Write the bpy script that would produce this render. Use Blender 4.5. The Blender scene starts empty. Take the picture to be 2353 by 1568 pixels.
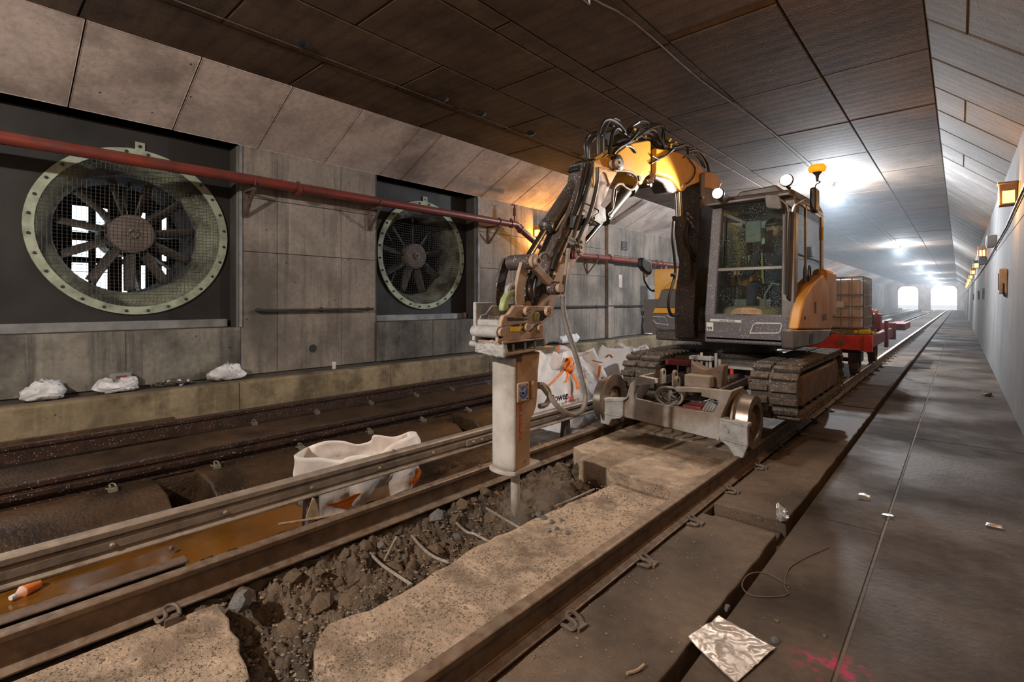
import bpy, bmesh, math, random
from mathutils import Vector, Matrix, noise
R = random.Random(7)
D2R = math.radians
SC = bpy.context.scene
COL = SC.collection
# ------------------------------------------------------------------ camera
F, VX, HY, CX, H = 1150.0, 2205.0, 693.0, 1176.5, 1.42
TH = math.atan((VX - CX) / F); SN, CS = math.sin(TH), math.cos(TH)
cd = bpy.data.cameras.new('camera'); cam = bpy.data.objects.new('camera', cd); COL.objects.link(cam)
cam.location = (0, 0, H); cam.rotation_euler = (D2R(90), 0, TH)
cd.sensor_width = 36; cd.lens = 36 * F / 2353; cd.shift_y = -(784 - HY) / 2353; cd.clip_start = 0.05; cd.clip_end = 600
SC.camera = cam
# ------------------------------------------------------------------ exposure, world, lights
SC.view_settings.view_transform = 'Standard'; SC.view_settings.look = 'None'
SC.view_settings.exposure = 0.0; SC.view_settings.gamma = 1.0; SC.view_settings.use_curve_mapping = False
SC.cycles.max_bounces = 7; SC.cycles.diffuse_bounces = 4; SC.cycles.glossy_bounces = 3
SC.cycles.adaptive_threshold = 0.03
SC.cycles.transmission_bounces = 6; SC.cycles.transparent_max_bounces = 12
SC.cycles.sample_clamp_indirect = 6; SC.cycles.use_denoising = True
W = bpy.data.worlds.new('sky'); SC.world = W; W.use_nodes = True
bg = W.node_tree.nodes['Background']; bg.inputs[0].default_value = (0.82, 0.92, 1.0, 1); bg.inputs[1].default_value = 5.0

def light(name, kind, loc, power, col, size=0.1, rot=None, spot=None, aim=None, blend=0.5):
    ld = bpy.data.lights.new(name, kind); ld.energy = power; ld.color = col
    if kind in ('POINT', 'SPOT'): ld.shadow_soft_size = size
    if kind == 'AREA': ld.size = size
    if kind == 'SPOT': ld.spot_size = D2R(spot); ld.spot_blend = blend
    o = bpy.data.objects.new(name, ld); COL.objects.link(o); o.location = loc
    if aim: o.rotation_euler = (Vector(aim) - Vector(loc)).to_track_quat('-Z', 'Y').to_euler()
    return o
COOL = (0.86, 0.93, 1.0); WARM = (1.0, 0.80, 0.62); AMB = (1.0, 0.46, 0.10)
STRING_Y = [-3.6, 16.0, 36.5, 55.5, 75.0, 94.0, 113.0]
for y in STRING_Y:
    light('string_lamp_light', 'POINT', (-2.55, y, 4.28), {-3.6: 2000, 16.0: 2200}.get(y, 1700), (1.0, 0.90, 0.80) if y < 0 else COOL, 0.09)
AMB_R = [-1.0, 4.8, 10.5, 22.0, 29.5, 36.2, 43.0, 50.0, 57.0, 64.0, 71.0]
AMB_L = [-3.0, 3.9, 10.85, 36.0, 43.0, 50.0, 57.0, 64.0, 71.0]
for y in AMB_R[:4] + AMB_R[5::2]: light('wall_lamp_light', 'POINT', (0.27, y - 0.12, 2.92), 60 if y < 12 else 35, AMB, 0.06)
for y in [10.85, 36, 50, 64]: light('wall_lamp_light', 'POINT', (-8.42, y - 0.12, 3.24), 115 if y < 12 else 60, AMB, 0.06)
# excavator work lights (front of the cab roof) : spots pointing forward and down
light('work_light_beam', 'SPOT', (-1.99, 5.52, 2.62), 150, (1.0, 0.90, 0.78), 0.04, spot=132, aim=(-4.2, 2.2, 1.0), blend=0.6)
light('work_light_beam', 'SPOT', (-1.30, 5.56, 2.64), 90, (1.0, 0.93, 0.84), 0.04, spot=150, aim=(-1.9, 2.0, 0.2), blend=0.6)

# ------------------------------------------------------------------ photo measuring helpers (pixel + one known coordinate -> world point)
def ray(px, py):
    u = (px - CX) / F; return (u * CS - SN, u * SN + CS, (HY - py) / F)
def PZ(px, py, z):
    r = ray(px, py); d = (z - H) / r[2]; return Vector((r[0] * d, r[1] * d, z))
def PX(px, py, x):
    r = ray(px, py); d = x / r[0]; return Vector((x, r[1] * d, H + r[2] * d))
def PY(px, py, y):
    r = ray(px, py); d = y / r[1]; return Vector((r[0] * d, y, H + r[2] * d))

# ------------------------------------------------------------------ materials
def nt(name):
    m = bpy.data.materials.new(name); m.use_nodes = True; t = m.node_tree
    return m, t, t.nodes['Principled BSDF']
def nd(t, kind, **kw):
    n = t.nodes.new(kind)
    for k, v in kw.items():
        if k.startswith('i_'): n.inputs[k[2:].replace('_', ' ')].default_value = v
        else: setattr(n, k, v)
    return n
def mixc(t, fac, a, b, mode='MIX'):
    n = t.nodes.new('ShaderNodeMix'); n.data_type = 'RGBA'; n.blend_type = mode
    for s, v in ((0, fac), (6, a), (7, b)):
        if hasattr(v, 'links') or hasattr(v, 'is_linked'): t.links.new(v, n.inputs[s])
        else: n.inputs[s].default_value = v if s == 0 else (*v[:3], 1)
    return n.outputs[2]
def ramp(t, src, a, b, va=0.0, vb=1.0):
    n = t.nodes.new('ShaderNodeMapRange'); n.inputs[1].default_value = a; n.inputs[2].default_value = b
    n.inputs[3].default_value = va; n.inputs[4].default_value = vb; t.links.new(src, n.inputs[0]); return n.outputs[0]
def coords(t, scale=(1, 1, 1), world=True):
    if world: s = nd(t, 'ShaderNodeNewGeometry').outputs['Position']
    else: s = nd(t, 'ShaderNodeTexCoord').outputs['Object']
    m = nd(t, 'ShaderNodeMapping'); m.inputs['Scale'].default_value = scale; t.links.new(s, m.inputs[0]); return m.outputs[0]
def nz(t, vec, scale, detail=4, rough=0.55):
    n = nd(t, 'ShaderNodeTexNoise'); n.inputs['Scale'].default_value = scale; n.inputs['Detail'].default_value = detail
    n.inputs['Roughness'].default_value = rough; t.links.new(vec, n.inputs['Vector']); return n.outputs['Fac']
def vor(t, vec, scale, rnd=1.0):
    n = nd(t, 'ShaderNodeTexVoronoi'); n.inputs['Scale'].default_value = scale; n.inputs['Randomness'].default_value = rnd
    t.links.new(vec, n.inputs['Vector']); return n.outputs['Distance']
def bump(t, p, src, strength=0.4, dist=0.01):
    b = nd(t, 'ShaderNodeBump'); b.inputs['Strength'].default_value = strength; b.inputs['Distance'].default_value = dist
    t.links.new(src, b.inputs['Height']); t.links.new(b.outputs[0], p.inputs['Normal'])
def maths(t, op, a, b=None):
    n = nd(t, 'ShaderNodeMath', operation=op)
    for i, v in enumerate((a, b)):
        if v is None: continue
        if hasattr(v, 'is_linked'): t.links.new(v, n.inputs[i])
        else: n.inputs[i].default_value = v
    return n.outputs[0]
def randtone(t, col, amt=0.12):
    oi = nd(t, 'ShaderNodeObjectInfo'); f = ramp(t, oi.outputs['Random'], 0, 1, 1 - amt, 1 + amt)
    n = nd(t, 'ShaderNodeVectorMath', operation='SCALE'); t.links.new(col, n.inputs[0]); t.links.new(f, n.inputs['Scale']); return n.outputs[0]

def concrete(name, c1, c2, dark, streak=0.5, rough=0.85, holes=True, boards=None, tone=0.10, bmp=0.35, stain_scale=0.7, wet=None, pink=None, chips=False, spec=0.3):
    m, t, p = nt(name); v = coords(t)
    c = mixc(t, ramp(t, nz(t, v, 1.3, 5), 0.35, 0.68), c1, c2)
    c = mixc(t, ramp(t, nz(t, coords(t, (1, 1, 1)), 14, 3), 0.3, 0.75, 0, 0.35), c, dark)
    if streak:
        s = nz(t, coords(t, (2.2, 2.2, 0.16)), 2.2, 5, 0.65)
        c = mixc(t, ramp(t, s, 0.50, 0.72, 0, streak), c, dark)
        s3 = nz(t, coords(t, (5, 5, 0.25)), 2.0, 3, 0.6)
        c = mixc(t, ramp(t, s3, 0.60, 0.74, 0, streak * 0.45), c, tuple(min(1, x * 1.5) for x in c1))
    s2 = nz(t, v, stain_scale, 6, 0.62)
    c = mixc(t, ramp(t, s2, 0.47, 0.66, 0, 0.75), c, dark)
    h = nz(t, v, 35, 4)
    if holes:
        vd = vor(t, v, 3.3); hm = ramp(t, vd, 0.035, 0.06, 1, 0)
        hm2 = ramp(t, vor(t, coords(t, (1, 1, 1.3)), 9.0), 0.05, 0.09, 0.7, 0)
        c = mixc(t, hm, c, tuple(x * 0.35 for x in dark)); c = mixc(t, hm2, c, tuple(x * 0.5 for x in dark))
        h = maths(t, 'SUBTRACT', h, hm)
    if chips: 
        for sc_, lo_, am in ((46, .20, .75), (90, .22, .55), (22, .10, .7)):
            cm = maths(t, 'MULTIPLY', ramp(t, vor(t, v, sc_), lo_ - .05, lo_ + .05, 1, 0), ramp(t, nz(t, v, 4.5, 3), .42, .60, 0, am)); c = mixc(t, cm, c, dark); h = maths(t, 'SUBTRACT', h, maths(t, 'MULTIPLY', cm, 0.8))
        c = mixc(t, ramp(t, nz(t, v, 7, 5), .55, .7, 0, .55), c, tuple(min(1, x * 1.25) for x in c1))
    if boards:
        w = nd(t, 'ShaderNodeTexWave', bands_direction=boards[0]); w.inputs['Scale'].default_value = boards[1]
        w.inputs['Distortion'].default_value = 1.2; w.inputs['Detail'].default_value = 3; t.links.new(v, w.inputs['Vector'])
        c = mixc(t, ramp(t, w.outputs['Fac'], 0.0, 0.35, 0.28, 0), c, dark)
        h = maths(t, 'ADD', h, maths(t, 'MULTIPLY', w.outputs['Fac'], 0.22))
    if pink:
        g = nd(t, 'ShaderNodeNewGeometry'); sx = nd(t, 'ShaderNodeVectorMath', operation='DISTANCE')
        t.links.new(g.outputs['Position'], sx.inputs[0]); sx.inputs[1].default_value = pink
        f = maths(t, 'MULTIPLY', ramp(t, sx.outputs['Value'], 0.03, 0.17, .9, 0), ramp(t, nz(t, v, 16, 4), 0.46, 0.58))
        c = mixc(t, f, c, (0.40, 0.035, 0.10))
    if tone: c = randtone(t, c, tone)
    t.links.new(c, p.inputs['Base Color'])
    if wet: t.links.new(ramp(t, nz(t, v, 0.9, 4), 0.35, 0.6, wet, rough), p.inputs['Roughness'])
    else: p.inputs['Roughness'].default_value = rough
    p.inputs['Specular IOR Level'].default_value = spec
    bump(t, p, h, bmp, 0.012); return m

def grimy(name, c1, c2=None, rough=0.5, metal=0.0, scale=6, dust=None, dustamt=0.5, specks=0.0, bmp=0.15, world=True, lo=0.4, hi=0.7, rough2=None, speckcol=(0.6, 0.6, 0.62), speckscale=55):
    m, t, p = nt(name); v = coords(t, world=world); c2 = c2 or tuple(x * 0.6 for x in c1)
    n1 = nz(t, v, scale, 5, 0.6); c = mixc(t, ramp(t, n1, lo, hi), c1, c2)
    if dust:
        g = nd(t, 'ShaderNodeNewGeometry'); sp = nd(t, 'ShaderNodeSeparateXYZ'); t.links.new(g.outputs['Normal'], sp.inputs[0])
        up = ramp(t, sp.outputs[2], 0.1, 0.9)
        f = maths(t, 'MULTIPLY', maths(t, 'ADD', up, 0.35), ramp(t, nz(t, v, scale * 2.3, 5), 0.3, 0.65, 0, dustamt))
        c = mixc(t, f, c, dust)
    if specks:
        f = ramp(t, vor(t, v, speckscale), 0.16, 0.24, 1, 0)
        f = maths(t, 'MULTIPLY', f, ramp(t, nz(t, v, 9, 3), 0.45 - 0.2 * specks, 0.6)); c = mixc(t, f, c, speckcol)
    t.links.new(c, p.inputs['Base Color']); p.inputs['Metallic'].default_value = metal
    t.links.new(ramp(t, n1, 0.3, 0.7, rough, rough2 if rough2 else min(1, rough + 0.2)), p.inputs['Roughness'])
    bump(t, p, nz(t, v, scale * 6, 4), bmp, 0.006); return m
def emis(name, col, s):
    m, t, p = nt(name); p.inputs['Base Color'].default_value = (*col, 1); p.inputs['Emission Color'].default_value = (*col, 1)
    p.inputs['Emission Strength'].default_value = s; return m
def plain(name, col, rough=0.5, metal=0.0):
    return grimy(name, col, tuple(x * 0.82 for x in col), rough, metal, 9, bmp=0.05)

M = {}
M['wallstain'] = concrete('stained_wall_concrete', (0.22, 0.20, 0.165), (0.11, 0.10, 0.088), (0.022, 0.022, 0.022), streak=0.9, stain_scale=0.9)
M['wall'] = concrete('wall_concrete', (0.315, 0.262, 0.218), (0.195, 0.164, 0.138), (0.062, 0.055, 0.048), streak=0.75, stain_scale=0.5)
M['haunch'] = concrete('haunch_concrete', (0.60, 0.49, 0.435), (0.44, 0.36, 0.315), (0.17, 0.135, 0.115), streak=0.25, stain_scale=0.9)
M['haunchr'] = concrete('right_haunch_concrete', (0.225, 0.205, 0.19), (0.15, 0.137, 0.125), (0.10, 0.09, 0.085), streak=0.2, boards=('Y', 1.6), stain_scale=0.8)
M['wallr'] = concrete('right_wall_concrete', (0.215, 0.205, 0.205), (0.15, 0.145, 0.142), (0.15, 0.145, 0.14), streak=0.5, boards=None)
M['ceil'] = concrete('ceiling_concrete', (0.150, 0.098, 0.064), (0.098, 0.062, 0.040), (0.036, 0.022, 0.014), streak=0, boards=('Y', 1.3), stain_scale=1.1, tone=0.16)
M['groove'] = concrete('recess_concrete', (0.09, 0.078, 0.068), (0.06, 0.052, 0.045), (0.03, 0.026, 0.022), streak=0, holes=False)
M['kerb'] = concrete('kerb_concrete', (0.30, 0.235, 0.145), (0.17, 0.13, 0.075), (0.055, 0.042, 0.025), streak=0.4, stain_scale=2.4)
M['ledge'] = concrete('ledge_grime', (0.10, 0.085, 0.07), (0.06, 0.052, 0.045), (0.03, 0.027, 0.024), streak=0, holes=False)
M['slab'] = concrete('slab_concrete', (0.47, 0.36, 0.265), (0.27, 0.20, 0.142), (0.080, 0.058, 0.042), streak=0, holes=False, stain_scale=3.2, bmp=1.0, tone=0.06, chips=True)
M['slabside'] = concrete('side_slab_concrete', (0.150, 0.108, 0.078), (0.078, 0.057, 0.042), (0.026, 0.019, 0.014), streak=0, holes=False, stain_scale=1.2, bmp=0.5, tone=0.10, rough=0.75)
M['walk'] = concrete('walkway_concrete', (0.105, 0.078, 0.060), (0.045, 0.034, 0.027), (0.017, 0.013, 0.010), streak=0, holes=False, stain_scale=0.9, bmp=0.35, tone=0.06, rough=0.9, wet=0.62, pink=(-0.415, 2.50, -0.15), spec=0.12)
M['brownslab'] = concrete('oily_track_concrete', (0.085, 0.047, 0.024), (0.040, 0.023, 0.012), (0.010, 0.006, 0.004), streak=0, holes=False, stain_scale=1.9, bmp=1.0, rough=0.5, wet=0.24)
M['rail'] = grimy('rusty_rail_steel', (0.155, 0.095, 0.058), (0.060, 0.037, 0.024), 0.42, 0.35, 7, dust=(0.26, 0.20, 0.15), dustamt=0.6, bmp=0.4)
M['railfar'] = grimy('wet_rail_steel', (0.060, 0.033, 0.024), (0.022, 0.014, 0.011), 0.22, 0.35, 7, specks=0.7, bmp=0.4, speckcol=(0.35, 0.33, 0.32), speckscale=40)
M['railtop'] = grimy('polished_rail_head', (0.50, 0.48, 0.46), (0.30, 0.26, 0.22), 0.20, 0.9, 5)
M['third'] = grimy('dusty_contact_rail_steel', (0.23, 0.175, 0.13), (0.07, 0.055, 0.045), 0.45, 0.3, 4, dust=(0.30, 0.235, 0.18), dustamt=0.8, bmp=0.6)
M['clip'] = grimy('clip_steel', (0.15, 0.115, 0.09), (0.08, 0.062, 0.05), 0.55, 0.3, 30)
M['yclip'] = grimy('pale_clip_steel', (0.20, 0.185, 0.12), (0.06, 0.05, 0.04), 0.4, 0.2, 30)
M['water'] = grimy('muddy_water_amber_lit', (0.150, 0.056, 0.006), (0.070, 0.028, 0.004), 0.10, 0, 2, rough2=0.16, bmp=0.04)  # mud brown with the amber lamps' reflected orange put into the colour
M['mud'] = concrete('dug_rubble_mud', (0.125, 0.090, 0.062), (0.062, 0.046, 0.034), (0.018, 0.014, 0.012), streak=0, holes=False, stain_scale=4, bmp=1.0, tone=0)
M['clod'] = grimy('mud_caked_lump', (0.235, 0.165, 0.105), (0.065, 0.048, 0.036), 0.95, 0, 11, bmp=1.0, world=False)
M['stone'] = grimy('broken_concrete', (0.27, 0.20, 0.145), (0.11, 0.088, 0.07), 0.85, 0, 9, bmp=0.8, world=False)
M['stoneg'] = grimy('grey_stone', (0.20, 0.20, 0.195), (0.10, 0.098, 0.095), 0.8, 0, 9, bmp=0.8, world=False)
M['pipe'] = grimy('red_painted_pipe', (0.21, 0.030, 0.018), (0.085, 0.020, 0.014), 0.32, 0, 2.5, bmp=0.25, dust=(0.10, 0.06, 0.05), dustamt=0.5)
M['bracket'] = grimy('rusty_bracket', (0.13, 0.085, 0.06), (0.06, 0.042, 0.033), 0.7, 0.2, 12)
M['dark'] = grimy('dark_steel', (0.045, 0.043, 0.042), (0.022, 0.021, 0.021), 0.5, 0.3, 8)
M['void'] = grimy('dark_duct', (0.020, 0.019, 0.018), (0.012, 0.011, 0.011), 0.9, 0, 3)
M['board'] = grimy('black_fan_board', (0.017, 0.014, 0.013), (0.009, 0.008, 0.007), 0.6, 0, 1.2)
M['flange'] = grimy('pale_green_flange', (0.34, 0.375, 0.28), (0.17, 0.19, 0.14), 0.55, 0, 5)
M['bell'] = grimy('dirty_bellmouth', (0.26, 0.275, 0.20), (0.045, 0.042, 0.034), 0.6, 0, 1.6, lo=.38, hi=.58)
M['blade'] = grimy('fan_blade', (0.085, 0.072, 0.064), (0.04, 0.035, 0.03), 0.55, 0.2, 5)
M['hub'] = grimy('fan_hub', (0.16, 0.125, 0.11), (0.10, 0.08, 0.07), 0.7, 0, 6)
M['wire'] = grimy('wire_mesh', (0.05, 0.047, 0.044), (0.03, 0.028, 0.026), 0.5, 0.4, 10)
M['galv'] = grimy('galvanised_channel', (0.24, 0.24, 0.235), (0.15, 0.15, 0.15), 0.5, 0.3, 4)
M['yellow'] = grimy('excavator_yellow', (0.72, 0.36, 0.02), (0.55, 0.25, 0.02), 0.33, 0, 3, dust=(0.32, 0.22, 0.12), dustamt=0.5)
M['ochre'] = grimy('engine_panel_ochre', (0.46, 0.22, 0.045), (0.36, 0.17, 0.04), 0.4, 0, 3)
M['cabgrey'] = grimy('cab_dark_grey_splashed', (0.105, 0.100, 0.118), (0.085, 0.080, 0.094), 0.38, 0, 4, specks=0.9, speckscale=48, speckcol=(0.55, 0.54, 0.55))
M['cabplain'] = grimy('cab_dark_grey', (0.105, 0.090, 0.085), (0.075, 0.066, 0.064), 0.35, 0, 4)
M['boomdk'] = grimy('boom_black_brown', (0.060, 0.045, 0.040), (0.030, 0.024, 0.022), 0.42, 0, 4, dust=(0.12, 0.09, 0.075), dustamt=0.4, specks=0.3)
M['armtan'] = grimy('dusty_arm_steel', (0.40, 0.285, 0.205), (0.24, 0.17, 0.125), 0.5, 0, 5, bmp=0.3)
M['cyl'] = grimy('cylinder_barrel', (0.055, 0.050, 0.048), (0.035, 0.031, 0.03), 0.3, 0.2, 5, dust=(0.14, 0.11, 0.09), dustamt=0.5, specks=0.3)
M['chrome'] = grimy('chrome_rod', (0.75, 0.72, 0.68), (0.6, 0.56, 0.52), 0.08, 1.0, 5, bmp=0.0)
M['hose'] = grimy('black_rubber_hose', (0.022, 0.020, 0.020), (0.013, 0.012, 0.012), 0.28, 0, 8)
M['ghose'] = grimy('dusty_breaker_hose', (0.27, 0.235, 0.205), (0.15, 0.13, 0.115), 0.5, 0, 12)
M['rubber'] = grimy('dusty_rubber_track', (0.075, 0.060, 0.048), (0.030, 0.025, 0.021), 0.8, 0, 7, specks=0.3, dust=(0.19, 0.155, 0.125), dustamt=0.6, bmp=0.5)
M['dustgrey'] = grimy('concrete_dusted_steel', (0.38, 0.375, 0.37), (0.24, 0.235, 0.23), 0.85, 0, 9, specks=0.5, speckscale=90, bmp=0.7, speckcol=(0.10, 0.10, 0.10))
M['beamtan'] = grimy('dusty_axle_beam', (0.37, 0.355, 0.34), (0.20, 0.150, 0.110), 0.85, 0, 1.9, specks=0.6, speckscale=90, bmp=0.6, speckcol=(0.08, 0.07, 0.065), lo=0.35, hi=0.6)
M['breakf'] = grimy('breaker_cool_lit_steel', (0.47, 0.44, 0.41), (0.22, 0.20, 0.17), 0.7, 0, 3.5, bmp=0.3)  # cool lamp light on the front face is put into this grey
M['breaks'] = grimy('breaker_warm_lit_steel', (0.40, 0.25, 0.145), (0.26, 0.16, 0.095), 0.6, 0, 4, bmp=0.3)  # warm amber light on the side face is put into this brown
M['steelw'] = grimy('worn_wheel_steel', (0.36, 0.29, 0.235), (0.17, 0.12, 0.09), 0.22, 0.8, 5)
M['rustw'] = grimy('rusty_wheel', (0.17, 0.11, 0.075), (0.09, 0.06, 0.042), 0.7, 0.2, 8)
M['redp'] = grimy('bright_red_paint', (0.75, 0.06, 0.035), (0.45, 0.03, 0.02), 0.4, 0, 5)
M['dred'] = grimy('dull_red_paint', (0.20, 0.028, 0.028), (0.10, 0.018, 0.018), 0.5, 0, 5)
M['white'] = grimy('white_woven_plastic', (0.78, 0.77, 0.79), (0.66, 0.63, 0.64), 0.55, 0, 5, bmp=0.4)
M['creamb'] = grimy('cream_woven_plastic', (0.78, 0.71, 0.66), (0.60, 0.52, 0.47), 0.55, 0, 5, bmp=0.4)  # cream woven plastic of the open bag
M['orange'] = grimy('orange_webbing', (0.72, 0.19, 0.02), (0.55, 0.13, 0.015), 0.6, 0, 20)
M['paper'] = grimy('crumpled_white_sheet', (0.66, 0.66, 0.68), (0.40, 0.38, 0.36), 0.6, 0, 9, bmp=0.6)
M['sheet'] = grimy('silvery_plastic_sheet', (0.42, 0.35, 0.31), (0.25, 0.205, 0.175), 0.22, 0.35, 5, bmp=0.5)
M['foil'] = grimy('foil_scrap', (0.75, 0.75, 0.74), (0.5, 0.5, 0.5), 0.2, 0.7, 20)
M['signw'] = plain('white_sign', (0.62, 0.62, 0.62), 0.5)
M['black'] = plain('black_paint', (0.015, 0.015, 0.016), 0.45)
M['blue'] = plain('blue_badge', (0.06, 0.12, 0.36), 0.4)
M['redtxt'] = plain('red_lettering', (0.62, 0.05, 0.02), 0.5)
M['green'] = grimy('faded_green_hook', (0.36, 0.42, 0.19), (0.10, 0.14, 0.06), 0.5, 0, 12)
M['ylab'] = plain('yellow_label', (0.72, 0.48, 0.02), 0.5)
M['rebar'] = grimy('grey_rebar', (0.36, 0.32, 0.28), (0.22, 0.18, 0.15), 0.5, 0.3, 30)
M['wood'] = grimy('splintered_wood', (0.34, 0.24, 0.15), (0.20, 0.13, 0.08), 0.8, 0, 20)
M['tank'] = grimy('ibc_plastic', (0.52, 0.42, 0.37), (0.40, 0.33, 0.29), 0.25, 0, 3)
M['beacon'] = emis('amber_beacon_lens', (1.0, 0.30, 0.01), 1.1)
M['lampw'] = emis('white_lamp', (1.0, 0.97, 0.93), 10)
M['lampc'] = emis('cool_string_lamp', (0.9, 0.96, 1.0), 60)
M['lampa'] = emis('amber_lamp_lens', (1.0, 0.50, 0.10), 5.0)
M['lampbox'] = grimy('wall_lamp_housing', (0.17, 0.095, 0.055), (0.10, 0.06, 0.04), 0.5, 0.1, 8)
M['skin'] = plain('skin', (0.40, 0.25, 0.18), 0.6)
M['navy'] = plain('navy_work_jacket', (0.030, 0.032, 0.055), 0.8)
M['hiviz'] = plain('lime_vest_stripe', (0.26, 0.27, 0.13), 0.7)
M['helmet'] = plain('dark_hard_hat', (0.05, 0.045, 0.045), 0.4)
M['litview'] = plain('pale_green_lit_view', (0.55, 0.66, 0.60), 0.6)  # pale green painted for the lit wall behind the tinted glass
M['seat'] = plain('black_seat_fabric', (0.02, 0.02, 0.022), 0.8)
M['inter'] = plain('pale_cab_trim', (0.20, 0.21, 0.20), 0.7)
M['ledblue'] = emis('small_led', (0.45, 0.65, 1.0), 12)
def glass(name, tint, dirt):
    m, t, p = nt(name)
    tr = nd(t, 'ShaderNodeBsdfTransparent'); tr.inputs[0].default_value = (*tint, 1)
    gl = nd(t, 'ShaderNodeBsdfGlossy'); gl.inputs['Roughness'].default_value = 0.03
    fr = nd(t, 'ShaderNodeFresnel'); fr.inputs[0].default_value = 1.28
    mx = nd(t, 'ShaderNodeMixShader'); t.links.new(fr.outputs[0], mx.inputs[0]); t.links.new(tr.outputs[0], mx.inputs[1]); t.links.new(gl.outputs[0], mx.inputs[2])
    df = nd(t, 'ShaderNodeBsdfDiffuse'); df.inputs[0].default_value = (0.55, 0.56, 0.56, 1)
    v = coords(t); s = ramp(t, vor(t, v, 60), 0.12, 0.19, 1, 0)
    s = maths(t, 'MULTIPLY', s, ramp(t, nz(t, v, 5, 2), 0.40, 0.6, 0, 1)); s = maths(t, 'MAXIMUM', s, dirt)
    m2 = nd(t, 'ShaderNodeMixShader'); t.links.new(s, m2.inputs[0]); t.links.new(mx.outputs[0], m2.inputs[1]); t.links.new(df.outputs[0], m2.inputs[2])
    t.links.new(m2.outputs[0], t.nodes['Material Output'].inputs[0]); return m
M['glass'] = glass('dusty_cab_glass', (0.86, 0.94, 0.91), 0.015)
def clear(name):
    m, t, p = nt(name); p.inputs['Base Color'].default_value = (0.9, 0.9, 0.9, 1); p.inputs['Roughness'].default_value = 0.1
    p.inputs['Alpha'].default_value = 0.35; return m
M['clear'] = clear('clear_plastic')

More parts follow.
